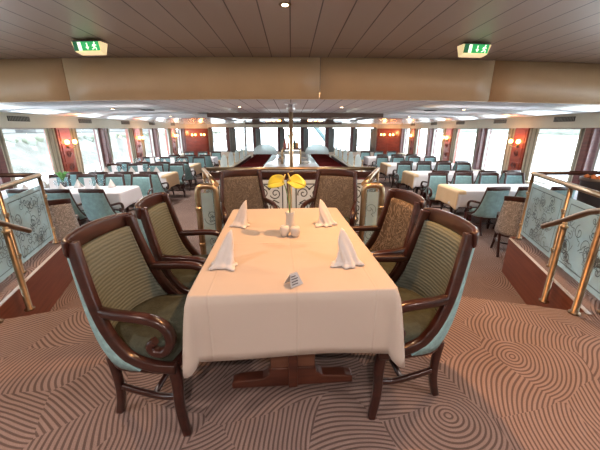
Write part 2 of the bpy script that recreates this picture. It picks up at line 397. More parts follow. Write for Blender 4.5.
# cream fascia beam between the two ceiling levels, in three panels with fine joints
for i, (x0, x1) in enumerate(((-6.2, -3.13), (-3.122, .415), (.423, 2.9), (2.908, 6.4))):
    b = MB()
    b.sheet(lambda u, v: (x0 + (x1 - x0) * u, 4.755, 1.815 + camber(x0 + (x1 - x0) * u) + .56 * v), 10, 2, .03)
    b.sheet(lambda u, v: (x0 + (x1 - x0) * u, 4.742 + .05 * v, 1.815 + camber(x0 + (x1 - x0) * u)), 10, 1, .012)
    struct(b.build('beam', BEAM))
b = MB(); b.sheet(lambda u, v: (-6.2 + 12.6 * u, 4.785, 1.83 + camber(-6.2 + 12.6 * u) + .54 * v), 20, 1, .02); struct(b.build('beam_light_block', DARK))  # dark sheet added behind the panels to stop light leaking through the joints
struct(MB().box((WL - .1, YN - .1, F), (WR + .1, YN, 2.4)).build('wall_near', WALLC))

PY = [(-1.2, 0), (.7, 1), (2.5, 0), (4.4, 1), (6.25, 0), (8.15, 1), (9.95, 0), (11.95, 1), (13.7, 0), (15.55, 1), (17.2, 0)]
SILL, HEADZ = .10, 1.43
def side_wall(side, X, s):
    inn = lambda d: X - s * d          # d metres into the room
    lo = lambda a, b: (min(a, b), max(a, b))
    b = MB(); x0, x1 = lo(inn(0), inn(-.2))
    b.box((x0, YN, F), (x1, 17.35, SILL)); b.box((x0, YN, HEADZ), (x1, 17.35, 2.4))
    struct(b.build('wall_' + side, WALLC))
    x0, x1 = lo(inn(.12), inn(0))
    struct(MB().box((x0, YN, HEADZ - .01), (x1, 17.3, 2.3)).build('trim_header_' + side, HEAD))
    x0, x1 = lo(inn(.16), inn(0))
    struct(MB().box((x0, YN, SILL - .02), (x1, 17.3, SILL + .03)).build('trim_sill_' + side, HEAD))
    for i, ((y0, k0), (y1, k1)) in enumerate(zip(PY, PY[1:])):
        w0 = y0 + (.2 if k0 else .13); w1 = y1 - (.2 if k1 else .13)
        b = MB(); xa, xb = lo(inn(-.03), inn(-.10))
        for q in ((w0, w0 + .05, SILL, HEADZ), (w1 - .05, w1, SILL, HEADZ), (w0, w1, SILL, SILL + .05), (w0, w1, HEADZ - .04, HEADZ)):
            b.box((xa, q[0], q[2]), (xb, q[1], q[3]))
        w = struct(b.build('window_%d' % (i + 1), FRAME))
        xa, xb = lo(inn(-.06), inn(-.07))
        struct(MB().box((xa, w0 + .045, SILL + .045), (xb, w1 - .045, HEADZ - .035)).build('pane', PANE, w))
    nred = 0
    for y, k in PY:
        if k:
            b = MB(); x0, x1 = lo(inn(.10), inn(-.2)); b.box((x0, y - .23, SILL), (x1, y + .23, HEADZ))
            for z0, z1 in ((SILL + .08, .55), (.6, 1.05), (1.1, HEADZ - .05)):   # raised fields and a round carved boss
                xa, xb = lo(inn(.115), inn(.09)); b.box((xa, y - .17, z0), (xb, y + .17, z1))
            for zc, r in ((.78, .085), (.45, .10)):
                for q in range(1, 2):
                    pts = [(inn(.128), y + (r * (1 - t / 60)) * math.cos(t * .3), zc + (r * (1 - t / 60)) * math.sin(t * .3)) for t in range(52)]
                    b.tube(pts, .008, 6, 1)
            struct(b.build('trim_red_panel_' + side, [REDP, CAB]))
        else:
            x0, x1 = lo(inn(.10), inn(-.2))
            struct(MB().box((x0, y - .095, SILL), (x1, y + .095, HEADZ)).box((lo(inn(.11), inn(.09))[0], y - .05, SILL), (lo(inn(.11), inn(.09))[1], y + .05, HEADZ)).build('trim_pillar_' + side, THIN))
side_wall('left', WL, -1)
side_wall('right', WR, 1)

# chamfered red corners and the far wall with its row of windows
for sgn, (xa, ya), (xb, yb), nm in ((-1, (WL, 17.25), (-4.8, YB), 'left'), (1, (WR, 17.25), (5.02, YB), 'right')):
    d = (Vector((xb, yb)) - Vector((xa, ya))).normalized(); q = Vector((d.y, -d.x)) * sgn * -1
    if q.y < 0: q = -q
    def slab(t0, t1, z0, z1, m, n, dep=.0, th=.12):
        A = Vector((xa, ya)); B = Vector((xb, yb)); a = A + (B - A) * t0 - q * dep; b = A + (B - A) * t1 - q * dep
        return struct(MB().prism([tuple(a), tuple(b), tuple(b + q * th), tuple(a + q * th)], z0, z1).build(n, m))
    slab(-.02, 1.02, F, HEADZ, REDP, 'wall_corner_' + nm)
    slab(.06, .48, .2, HEADZ - .08, CAB if False else REDP, 'trim_corner_field_' + nm, .015, .02)
    slab(.52, .94, .2, HEADZ - .08, REDP, 'trim_corner_field_' + nm, .015, .02)
    slab(-.05, 1.05, HEADZ - .01, 1.9, HEAD, 'trim_corner_header_' + nm, .1, .2)
HEADF = 1.50
b = MB(); b.box((-4.9, YB, F), (5.1, YB + .2, .12)); b.box((-4.9, YB, HEADF), (5.1, YB + .2, 2.0))
struct(b.build('wall_far', WALLC))
struct(MB().box((-4.9, YB - .12, HEADF - .02), (5.1, YB, 1.95)).build('trim_header_far', HEAD))
BP = [(-3.52, .22), (-2.66, .03), (-2.03, .17), (-.62, .14), (.74, .16), (2.2, .19), (3.62, .12), (-4.7, .1), (4.95, .1)]
for x, w in BP:
    struct(MB().box((x - w, YB - .06, .12), (x + w, YB + .2, HEADF)).build('trim_pillar_far', THIN if w > .05 else FRAME))
bx = sorted(BP)
for i, ((xa, wa), (xb, wb)) in enumerate(zip(bx, bx[1:])):
    a, c = xa + wa, xb - wb; bb = MB()
    for q in ((a, a + .04, .12, HEADF), (c - .04, c, .12, HEADF), (a, c, .12, .17), (a, c, HEADF - .04, HEADF)): bb.box((q[0], YB + .05, q[2]), (q[1], YB + .12, q[3]))
    w = struct(bb.build('window_%d' % (30 + i), FRAME))
    struct(MB().box((a + .03, YB + .08, .16), (c - .03, YB + .09, HEADF - .03)).build('pane', PANE, w))

# recessed mirror field in the lower ceiling with its brown frame
b = MB(); X0, X1, Y0, Y1 = -2.1, 2.35, 8.5, 15.2
b.sheet(lambda u, v: (X0 + (X1 - X0) * u, Y0 + (Y1 - Y0) * v, 1.776 + camber(X0 + (X1 - X0) * u) - .016 * (Y1 - Y0) * v), 8, 2, (-.002, .006))
struct(b.build('ceiling_mirror_field', MIRR))
b = MB()
for q in ((X0 - .06, X1 + .06, Y0 - .1, Y0), (X0 - .06, X0, Y0, Y1), (X1, X1 + .06, Y0, Y1), (X0 - .06, X1 + .06, Y1, Y1 + .1)):
    b.box((q[0], q[2], 1.71 + fall(q[2]) - (.03 if q[2] > 12 else 0)), (q[1], q[3], 1.82 + fall(q[3]) * .9))
struct(b.build('trim_ceiling_frame', mat('frame_brown', (.14, .085, .065), .5, .1)))

# ------------------------------------------------------------------ curtains and sconces
def curtain(X, s, y0, y1, label, group):
    b = MB(); w = y1 - y0
    def fn(u, v):
        y = y0 + w * u; z = SILL - .05 + (HEADZ - .02 - SILL + .05) * v
        return (X - s * (.055 + .022 * math.sin(u * w / .085 * 2 * PI) + .01 * math.sin(7 * u + 3 * v)), y, z)
    b.sheet(fn, max(16, int(w / .085 * 8)), 4, .006)
    tag(b.build('window_curtain', CURT), label, 'curtain', group)
def sconce(X, s, y, label):
    t = empty('wall_sconce', (X - s * .12, y, .98), 0, label, 'wall lamp', 'paired wall sconces on the red panels')
    if s > 0: t.rotation_euler = (0, 0, PI)   # local +x points into the room
    MB().lathe([(.0, 0), (.045, 0), (.05, .012), (.02, .025), (0, .03)], n=14).build('backplate', BRASSD, t).rotation_euler = (0, PI / 2, 0)
    for k in (-1, 1):
        pts = smooth_path([(.02, 0, 0), (.08, k * .05, -.05), (.11, k * .13, -.03), (.11, k * .14, .05)])
        a = MB().tube(pts, .008, 8).build('arm', BRASSD, t)
        MB().lathe([(.012, 0), (.04, .012), (.05, .05), (.045, .085), (.03, .105), (.0, .11)], (.11, k * .14, .05), 12).build('lamp_shade', FLAME, t)
    l = bpy.data.lights.new('sconce_light', 'POINT'); l.energy = 7; l.color = (1, .45, .16); l.shadow_soft_size = .06
    o = bpy.data.objects.new('sconce_light', l); COL.objects.link(o); o.location = (X - s * .38, y, 1.12)
k = 0
for side, X, s in (('left', WL, -1), ('right', WR, 1)):
    reds = [y for y, q in PY if q and y > 4]
    for i, y in enumerate(reds):
        if i > 0:
            nth = ORD[i - 1]
            for a, c, w in ((y - .55, y - .235, 'near'), (y + .235, y + .55, 'far')):
                curtain(X, s, a, c, 'pleated grey-green curtain on the %s side of the %s red panel along the %s wall' % (w, nth, side), 'curtains along the side windows')
            sconce(X, s, y, 'twin-flame sconce on the %s red panel along the %s wall, counted from the glass rail' % (nth, side))
    for i, y in enumerate([y for y, q in PY if not q and y > 4]):
        for a, c, w in ((y + .115, y + .27, 'far'),):
            curtain(X, s, a, c, 'narrow striped curtain on the %s side of the %s thin wooden pillar, %s wall' % (w, ORD[i], side), 'curtains along the side windows')
    cx, cy = ((WL - 4.8) / 2, (17.25 + YB) / 2) if s < 0 else ((WR + 5.02) / 2, (17.25 + YB) / 2)
for i, (x, w) in enumerate([q for q in sorted(BP) if q[1] > .05]):
    b = MB(); a, c = (x - w * .1, x + w + .12) if x > -4.6 else (x - .05, x + .22)
    if x > 4.9: a, c = x - .35, x + .02
    b.sheet(lambda u, v: (a + (c - a) * u, YB - .12 + .025 * math.sin(u * (c - a) / .09 * 2 * PI), .1 + (HEADZ - .1) * v), 30, 3, .006)
    tag(b.build('window_curtain', CURTX), 'grey curtain tied at the %s pillar of the far window wall, counted from the left' % ORD[i], 'curtain', 'curtains at the far windows')
# corner sconces: lamps side by side on each red corner
for sgn, (cx, cy), side, rz in ((-1, (-5.16, 17.70), 'left', R(-50)), (1, (5.42, 17.70), 'right', R(-130))):
    for j in (-1, 1):
        d = Vector((.62, .78 * -sgn * -1)) if sgn < 0 else Vector((.62, -.78))
        px, py = cx + j * .28 * .65, cy + j * .28 * .75 * (-sgn)
        t = empty('wall_sconce', (px, py, 1.0), rz, 'small flame sconce on the red %s corner, %s the far windows' % (side, 'beside' if (j > 0) == (sgn < 0) else 'away from'), 'wall lamp', 'corner sconces')
        MB().box((-.0, -.04, -.06), (.03, .04, .06)).build('backplate', BRASSD, t)
        for k in (-1, 1):
            MB().tube([(.02, 0, 0), (.07, k * .06, -.03), (.09, k * .09, .04)], .008, 8).build('arm', BRASSD, t)
            MB().lathe([(.012, 0), (.04, .012), (.05, .05), (.04, .09), (0, .11)], (.09, k * .09, .04), 10).build('lamp_shade', FLAME, t)
    l = bpy.data.lights.new('corner_light', 'POINT'); l.energy = 14; l.color = (1, .42, .15); l.shadow_soft_size = .08
    o = bpy.data.objects.new('corner_light', l); COL.objects.link(o); o.location = (cx - sgn * -.35 * -1 if False else cx - sgn * .35, cy - .35, 1.2)

# ------------------------------------------------------------------ ceiling fittings
def downlight(x, y, z, label, watt, col=(1, .70, .42), size=.09, group='recessed ceiling downlights', spot=None):
    t = empty('ceiling_downlight', (x, y, z + camber(x) + fall(y)), 0, label, 'ceiling lamp', group)
    MB().lathe([(.028, -.004), (.05, -.006), (.052, -.001), (.05, .0), (.028, .0)], n=20).build('rim', BRASSD, t)
    MB().lathe([(0, -.009), (.025, -.008), (.027, .0), (0, .0)], n=16).build('lens', LAMPW, t)
    if watt:
        l = bpy.data.lights.new('downlight', 'AREA' if spot is None else 'SPOT'); l.energy = watt; l.color = col
        if spot is None: l.shape = 'DISK'; l.size = size
        else: l.spot_size = R(spot); l.spot_blend = .7; l.shadow_soft_size = .04
        o = bpy.data.objects.new('downlight', l); COL.objects.link(o); o.location = (x, y, z + camber(x) + fall(y) - .02)
downlight(-.04, 2.86, 2.35, 'small round downlight in the brown ceiling above the set table', 10)
WARM = (1, .66, .38)
near = [(.58, 1.96, 34), (-2.15, 2.5, 26), (2.15, 2.5, 26), (-1.6, .2, 18), (1.6, .2, 18), (0, -.9, 32), (-3.6, .6, 14), (3.6, .6, 14)]  # those nearest the camera are unseen lamps added as neutral foreground fill
for i, (x, y, w) in enumerate(near):
    downlight(x, y, 2.35, 'unseen downlight out of frame overhead, %s along the near ceiling' % ORD[i], w, (1, .47, .17) if i == 0 else (1, .61, .33) if y > 1 else (1, .84, .76), .05 if i == 0 else .09)
hall = [(-3.5, 6.5), (3.5, 6.5), (-3.5, 9.5), (3.5, 9.5), (-3.5, 12.5), (3.5, 12.5), (-1.0, 6.4), (1.0, 6.4)]
for i, (x, y) in enumerate(hall):
    downlight(x, y, 1.824, 'tiny downlight in the glossy lower ceiling, over the %s' % ('%s aisle, %s from the beam' % ('left' if x < 0 else 'right', ORD[i // 2]) if i < 6 else '%s of the buffet end' % ('left' if x < 0 else 'right')), 30, (1, .90, .80))
for i, (x, y) in enumerate(((-3.0, 6.9), (3.0, 6.9), (-2.2, 8.2))):
    tag(MB().lathe([(0, -.02), (.10, -.018), (.14, -.008), (.145, 0), (0, 0)], (x, y, 1.822 + camber(x) + fall(y)), 24).build('ceiling_vent', DARK),
        'dark round vent flush in the lower ceiling, %s' % ('over the left aisle', 'over the right aisle', 'beside the mirrored field')[i], 'vent', 'round ceiling vents')
for side, X, s in (('left', WL, -1), ('right', WR, 1)):
    for i, y in enumerate((6.9, 9.05, 11.2, 13.3, 15.6)):
        t = empty('air_grille', (X - s * .121, y, 1.60), 0, 'slotted air grille on the %s window header, %s from the beam' % (side, ORD[i]), 'vent', 'air grilles on the window headers')
        MB().box((-.008, -.27, -.05), (.008, .27, .05)).build('backing', DARK, t)
        b = MB()
        for q in range(14): b.box((-.014, -.25 + q * .0375, -.042), (.014, -.238 + q * .0375, .042))
        b.build('slat_grid', GRILLE, t)
def exit_sign(x, y, rz, side):
    t = empty('exit_sign', (x, y, 2.333 + camber(x)), rz, 'lit green emergency exit sign hung under the brown ceiling, %s of the beam' % side, 'exit sign', 'lit exit signs')
    W, H, D = .172, .108, .09
    MB().box((-W + .01, -.03, -.012), (W - .01, D, .0)).build('mounting_plate', DARK, t)
    b = MB(); b.add([(-W, -.03, -.012), (W, -.03, -.012), (W, D, -.012), (-W, D, -.012), (-W + .02, -.01, -H), (W - .02, -.01, -H), (W - .03, D - .01, -H - .02), (-W + .03, D - .01, -H - .02)],
                    [(0, 1, 2, 3), (4, 7, 6, 5), (0, 4, 5, 1), (1, 5, 6, 2), (2, 6, 7, 3), (3, 7, 4, 0)])
    b.build('housing', SIGNB, t, bevel=.006)
    p = empty('sign_face', (0, -.0365, 0)); p.parent = t; p.rotation_euler = (R(-11), 0, 0)
    bpy.data.objects.remove(p)
    m = Matrix.Translation((0, -.034, .004)) @ Matrix.Rotation(R(11), 4, 'X')
    b = MB(); b.xf = m
    b.box((-W + .022, -.004, -.105), (W - .028, 0, -.018), 0)
    b.box((-W + .022, -.006, -.105), (-W + .075, -.001, -.018), 1)
    b.box((-W + .075, -.008, -.102), (-W + .112, -.001, -.021), 2)
    ax = -W + .18                                                      # arrow pointing down
    b.box((ax - .006, -.008, -.070), (ax + .006, -.001, -.03), 2)
    b.add([(ax - .022, -.008, -.068), (ax + .022, -.008, -.068), (ax, -.008, -.096)], [(0, 2, 1)], 2)
    rx = -W + .265                                                     # running figure
    b.add([(rx + .004 + .010 * math.cos(q * PI / 5), -.008, -.031 + .010 * math.sin(q * PI / 5)) for q in range(10)], [tuple(range(10))], 2)
    def limb(p0, p1, w):
        v = Vector((p1[0] - p0[0], p1[1] - p0[1])); nn = Vector((-v.y, v.x)).normalized() * w
        q = [(p0[0] + nn.x, -.008, p0[1] + nn.y), (p0[0] - nn.x, -.008, p0[1] - nn.y), (p1[0] - nn.x, -.008, p1[1] - nn.y), (p1[0] + nn.x, -.008, p1[1] + nn.y)]
        b.add(q, [(0, 1, 2, 3)], 2)
    limb((rx, -.042), (rx - .006, -.070), .009); limb((rx - .006, -.068), (rx + .016, -.082), .006); limb((rx + .016, -.082), (rx + .012, -.1), .005)
    limb((rx - .006, -.068), (rx - .014, -.086), .006); limb((rx - .014, -.086), (rx - .034, -.09), .005)
    limb((rx, -.045), (rx + .022, -.056), .005); limb((rx, -.045), (rx - .02, -.052), .005); limb((rx - .02, -.052), (rx - .026, -.066), .004)
    b.build('sign_panel', [SIGNG, SIGND, SIGNW], t)
exit_sign(-2.22, 3.85, R(-6), 'left'); exit_sign(2.10, 3.85, R(5), 'right')
for i, (x, y) in enumerate(((-.7, 13.0), (.98, 13.0))):
    t = empty('ceiling_chandelier', (x, y, 1.745), 0, 'warm glowing chandelier under the mirrored ceiling, %s of the brass pole' % ('left', 'right')[i], 'chandelier', 'chandeliers over the buffet')
    MB().lathe([(0, 0), (.12, 0), (.11, -.03), (.02, -.05), (0, -.05)][::-1], n=16).build('canopy', BRASS, t)
    for k in range(8):
        a = k * PI / 4; c, s = math.cos(a), math.sin(a)
        MB().tube([(0, 0, -.04), (.15 * c, .15 * s, -.09), (.26 * c, .26 * s, -.06)], .008, 6).build('arm', BRASS, t)
        MB().lathe([(0, 0), (.035, .01), (.035, .05), (0, .075)], (.26 * c, .26 * s, -.06), 8).build('bulb', FLAME, t)

# ------------------------------------------------------------------ brass rails with etched glass
def spiral(cx, cz, r, turns, a0, dirn=1, n=34):
    return [(cx + r * (1 - .85 * t / n) * math.cos(a0 + dirn * 2 * PI * turns * t / n), cz + r * (1 - .85 * t / n) * math.sin(a0 + dirn * 2 * PI * turns * t / n)) for t in range(n + 1)]
def scrolls(b, w, h, n, rnd, lw, mi=1):
    for i in range(n):
        x = rnd.uniform(-w / 2 + .09, w / 2 - .09); z = rnd.uniform(.09, h - .09); r = rnd.uniform(.035, .08)
        b.ribbon(spiral(x, z, r, rnd.uniform(1., 1.6), rnd.uniform(0, 6.3), rnd.choice((-1, 1))), lw * rnd.uniform(.7, 1.2), mi)
        a = rnd.uniform(0, 6.3); x2 = max(-w / 2 + .03, min(w / 2 - .03, x + .13 * math.cos(a))); z2 = max(.03, min(h - .03, z + .13 * math.sin(a)))
        b.ribbon([(x + (x2 - x) * t / 6 + .02 * math.sin(t), z + (z2 - z) * t / 6 + .015 * math.cos(t * 1.3)) for t in range(7)], lw * .8, mi)
def border(b, w, h, ins, lw, mi=1):
    q = [(-w / 2 + ins, ins), (w / 2 - ins, ins), (w / 2 - ins, h - ins), (-w / 2 + ins, h - ins)]
    for a, c in zip(q, q[1:] + q[:1]): b.ribbon([a, c], lw, mi)
def glass_panel(parent, A, B, z0, z1, mats, seed, n, lw, bord=0):
    """panel upright between plan points A and B (parent is unrotated, at the origin)"""
    A, B = Vector(A), Vector(B); w = (B - A).length; c = (A + B) / 2
    b = MB(); b.xf = Matrix.Translation((c.x, c.y, z0)) @ Matrix.Rotation(math.atan2(B.y - A.y, B.x - A.x), 4, 'Z')
    b.box((-w / 2, -.004, 0), (w / 2, .004, z1 - z0), 0)
    rnd = random.Random(seed); scrolls(b, w, z1 - z0, n, rnd, lw)
    if bord: border(b, w, z1 - z0, bord, lw * 1.2)
    return b.build('glass_panel', mats, parent)
def post(parent, x, y, z0, z1, r=.021, m=BRASSD, name='post'):
    return MB().lathe([(r * 1.7, 0), (r * 1.7, .012), (r, .018), (r, z1 - z0)], (x, y, z0), 14).build(name, m, parent)
def clip(parent, x, y, z):
    return MB().box((x - .028, y - .018, z - .02), (x + .028, y + .018, z + .02)).build('glass_clip', BRASS, parent, bevel=.005)

for sgn, side in ((1, 'right'), (-1, 'left')):
    d = Vector((.57, 1.72)).normalized(); q = Vector((d.y, -d.x))           # q points outward from the stair
    base = Vector((2.37, 2.04)) + q * .075
    pt = lambda t: Vector((sgn * (base + d * t).x, (base + d * t).y))
    t = empty('glass_railing', (0, 0, 0), 0, 'brass-posted railing with etched teal glass beside the %s stair' % side, 'railing', 'glass railings beside the stairs')
    ts = [-1.0, .0, .90, 1.80]
    for i, k in enumerate(ts):
        p = pt(k); post(t, p.x, p.y, .014, .86)
        if i: clip(t, p.x, p.y, .62); clip(t, p.x, p.y, .2)
    a, c = pt(-1.0), pt(1.82)
    MB().tube([(a.x, a.y, .872), (c.x, c.y, .872)], .026, 14).build('top_rail', BRASS, t)
    for i, (k0, k1) in enumerate(zip(ts, ts[1:])):
        pa, pb = pt(k0 + .035), pt(k1 - .035)
        if sgn < 0: pa, pb = pb, pa
        glass_panel(t, pa, pb, .09, .76, [FROST, ETCH], 10 + i * 3 + sgn, 30, .008, .05)
    Wx = (WR if sgn > 0 else -WL)
    t2 = empty('cross_rail', (0, 0, 0), 0, 'brown handrail running from the %s glass railing to the windows' % side, 'railing', 'cross rails at the platform ends')
    MB().tube([(c.x + sgn * .03, c.y, .872), (sgn * (Wx - .12), c.y, .872)], .026, 12).build('handrail', MAH, t2)
    for x in (4.3, Wx - .25): post(t2, sgn * x, c.y - .06, .0, .855)
    # stair handrail on its own posts
    hb = Vector((2.37, 2.04)) - q * .125
    hp = lambda k: Vector((sgn * (hb + d * k).x, (hb + d * k).y))
    t3 = empty('stair_handrail', (0, 0, 0), 0, 'sloping brass handrail on two posts down the %s steps' % side, 'handrail', 'brass stair handrails')
    P = [(hp(-.9), .90), (hp(-.05), .885), (hp(.45), .63), (hp(.78), .475)]
    pts = smooth_path([(v.x, v.y, z) for v, z in P], 2)
    MB().tube(pts, .024, 14).build('handrail', BRASSD, t3)
    for k, z0, z1 in ((-.04, .0, .87), (.42, -.163, .63)):
        v = hp(k); post(t3, v.x, v.y, z0, z1 - .05, .024)
        MB().lathe([(.018, 0), (.030, .008), (.030, .022), (.016, .03), (.022, .042), (.012, .06)], (v.x, v.y, z1 - .06), 14).build('post_collar', BRASS, t3)
    # peninsula side: angled rail with a hooped end
    t4 = empty('peninsula_railing', (0, 0, 0), 0, 'brass railing with a hooped end beside the %s chair at the table head' % side, 'railing', 'hooped brass rails')
    a = Vector((.685 if sgn > 0 else -.705, 2.86)); c = Vector((sgn * 1.13, 3.98))
    MB().tube([(a.x, a.y, .90), (c.x, c.y, .905)], .024, 14).build('top_rail', BRASS, t4)
    a2 = Vector((a.x + sgn * .175, 2.83))
    hoop = smooth_path([(a.x, a.y - .03, .02), (a.x, a.y - .03, .78), (a.x, a.y - .03, .875), (a.x + sgn * .06, a.y - .03, .895), (a2.x - sgn * .05, a2.y, .895), (a2.x, a2.y, .87), (a2.x, a2.y, .70), (a2.x, a2.y, -.30 if False else .02)], 2)
    hoop = [p if p.z > .0 else Vector((p.x, p.y, .0)) for p in hoop]
    b = MB(); b.tube(hoop, .027, 12); b.build('hoop', BRASS, t4)
    for z in (.66, .30): MB().lathe([(.026, 0), (.033, .01), (.033, .03), (.026, .04)], (a2.x, a2.y, z), 14).build('post_collar', BRASS, t4)
    for k in (.97,):
        v = a + (c - a) * k; post(t4, v.x, v.y, .0, .885, .02, BRASS)
    u, v = Vector((a.x, a.y - .03)), Vector((a2.x, a2.y))
    if sgn < 0: u, v = v, u
    dd = (v - u).normalized() * .034
    glass_panel(t4, u + dd, v - dd, .05, .83, [FROST, ETCH], 80 + sgn, 3, .006)
    for k0, k1 in ((.06, .93),):
        u, v = a + (c - a) * k0, a + (c - a) * k1
        if sgn < 0: u, v = v, u
        glass_panel(t4, u, v, .08, .80, [FROST, ETCH], 40 + sgn + int(k0 * 10), 10, .009, .03)
# end rail of the peninsula with white panels
t = empty('end_railing', (0, 0, 0), 0, 'brass and dark wood railing with white scroll panels behind the head chairs', 'railing')
MB().tube([(-1.10, 4.0, .905), (1.10, 4.0, .905)], .024, 14).build('top_rail', BRASS, t)
MB().box((-1.08, 3.985, .785), (1.08, 4.015, .865)).build('rail_board', MAH, t, bevel=.004)
xs = [-1.05, -.56, -.03, .50, 1.05]
for x in xs: post(t, x, 4.0, .0, .775, .02, BRASS)
for i, (a, c) in enumerate(zip(xs, xs[1:])):
    w = c - a - .07; b = MB(); b.xf = Matrix.Translation(((a + c) / 2, 4.0, .08))
    b.box((-w / 2, -.004, 0), (w / 2, .004, .68)); border(b, w, .68, .055, .014)
    rnd = random.Random(60 + i)
    for sx in (-1, 1):
        for zz in (.14, .30, .50): b.ribbon(spiral(sx * (w / 2 - .15), zz, .075, 1.4, 1 + zz * 5, sx), .013, 1); b.ribbon([(sx * (w / 2 - .24), zz + .05), (sx * (w / 2 - .17), zz + .11), (sx * (w / 2 - .10), zz + .07)], .016, 1)
    b.build('glass_panel', [FROSTW, ETCHD], t)

# brass pole with its crown at the ceiling
t = empty('brass_pole', (0, 5.65, F - .006), 0, 'tall polished brass pole rising to the lower ceiling behind the end railing', 'pole')
MB().lathe([(.09, 0), (.09, .015), (.04, .03), (.036, .06), (.036, 2.19)], n=18).build('pole_shaft', BRASS, t)
MB().lathe([(.036, 2.17), (.05, 2.18), (.075, 2.215), (.075, 2.25), (.05, 2.285), (.045, 2.295), (.11, 2.30), (.11, 2.312), (0, 2.312)], n=20).build('crown', mat('crown_pewter', (.55, .5, .5), .3, .8), t)

# ------------------------------------------------------------------ chairs (facing local +y, origin on the floor under the seat)
YS = [(.36, .05), (.40, .0), (.44, -.045), (.50, -.09), (.57, -.125), (.65, -.152), (.72, -.170), (.80, -.188), (.90, -.208), (1.0, -.226)]
XS = [(.36, .258), (.44, .254), (.60, .238), (.80, .216), (.92, .203), (1.0, .198)]
YC = [(.36, -.215), (.60, -.235), (.80, -.250), (.95, -.268), (1.0, -.275)]
def shell(th, z):
    ys, xs, yc = lerp_tab(YS, z), lerp_tab(XS, z), lerp_tab(YC, z)
    c = max(0, math.cos(th))
    return (xs * math.sin(th), ys + (yc - ys) * c ** .85, z)
def rot_zero(p): return p
def make_chair(name, label, inner, seatm, outer, group):
    t = empty(name, (0, 0, 0), 0, label, 'chair', group)
    TH = R(84)
    b = MB(); b.sheet(lambda u, v: shell(-TH + 2 * TH * u, .40 + .495 * v), 18, 12, (-.026, -.006)); b.build('inner_back', inner, t)
    b = MB(); b.sheet(lambda u, v: shell(-R(89) + 2 * R(89) * u, .37 + .535 * v), 20, 12, (.0, .022)); b.build('outer_back', outer, t)
    # crest rail
    b = MB(); pts, hs = [], []
    for i in range(21):
        th = -R(90) + R(180) * i / 20; p = shell(th, .925); k = abs(i - 10) / 10
        pts.append((p[0] * 1.09, p[1] - .004 * (1 - k), .925 + .010 * (1 - k * k))); hs.append(.072 + .010 * (1 - k))
    b.sweep(pts, .030, hs, n=14, power=6); b.build('crest_rail', MAH, t)
    for s in (-1, 1):
        b = MB(); pts = []
        for z in (.952, .92, .86, .80, .72, .65, .57, .50, .455, .42):
            pts.append((s * (lerp_tab(XS, z) + .004), lerp_tab(YS, z) + .008, z))
        pts += [(s * .262, .07, .388), (s * .262, .14, .378), (s * .26, .185, .376)]
        b.sweep(smooth_path(pts, 1), .038, .046, side=(1, 0, 0), n=12, power=6); b.build('side_stile', MAH, t)
        pts = smooth_path([(s * .232, -.150, .645), (s * .248, -.07, .638), (s * .262, .03, .638), (s * .266, .11, .630), (s * .266, .165, .60), (s * .266, .188, .545), (s * .266, .172, .485), (s * .266, .13, .460), (s * .266, .093, .475), (s * .266, .088, .508), (s * .266, .112, .522)], 2)
        b = MB(); n = len(pts)
        b.sweep(pts, [.036 + .012 * math.sin(PI * i / n) for i in range(n)], [.042 - .008 * i / n for i in range(n)], side=(1, 0, 0), n=10, power=4); b.build('armrest', MAH, t)
        MB().sweep(smooth_path([(s * .240, .160, .375), (s * .246, .175, .27), (s * .255, .170, .15), (s * .275, .20, .0)], 2), (.052, .034), (.05, .036), side=(1, 0, 0), n=10, power=4).build('leg', MAH, t)
        MB().sweep(smooth_path([(s * .195, -.160, .375), (s * .190, -.150, .25), (s * .18, -.160, .12), (s * .165, -.198, .0)], 2), .036, .038, side=(1, 0, 0), n=10, power=4).build('leg', MAH, t)
        MB().sweep(smooth_path([(s * .248, .172, .20), (s * .22, .07, .165), (s * .20, -.06, .175), (s * .185, -.155, .19)], 2), .026, .030, n=8, power=4).build('stretcher', MAH, t)
    MB().sweep([(-.215, .03, .168), (.215, .03, .168)], .024, .026, n=8, power=4).build('stretcher', MAH, t)
    # seat: outline follows the tub
    out = [Vector(shell(R(-80) + R(160) * i / 16, .42)[:2]) for i in range(17)]
    out += [Vector((.260, .09)), Vector((.256, .17)), Vector((.14, .195)), Vector((-.14, .195)), Vector((-.256, .17)), Vector((-.260, .09))]
    c = Vector((0, -.02)); n = len(out)
    def ring(k, z): return [(c.x + (p.x - c.x) * k, c.y + (p.y - c.y) * k, z) for p in out]
    b = MB(); vs = ring(1.0, .34) + ring(1.0, .392) + ring(.88, .392) + ring(.88, .34)
    fs = [(r * n + i, r * n + (i + 1) % n, ((r + 1) % 4) * n + (i + 1) % n, ((r + 1) % 4) * n + i) for r in range(4) for i in range(n)]
    b.add(vs, [q[::-1] for q in fs] if False else fs, 0, False); b.build('seat_rail', MAH, t)
    b = MB(); vs = ring(.90, .365) + ring(.945, .40) + ring(.95, .435) + ring(.90, .462) + ring(.6, .478) + ring(.2, .482)
    fs = [(r * n + i, r * n + (i + 1) % n, (r + 1) * n + (i + 1) % n, (r + 1) * n + i) for r in range(5) for i in range(n)]
    fs += [tuple(range(n))[::-1], tuple(range(5 * n, 6 * n))]
    b.add(vs, fs, 0, True); b.build('seat', seatm, t)
    return t

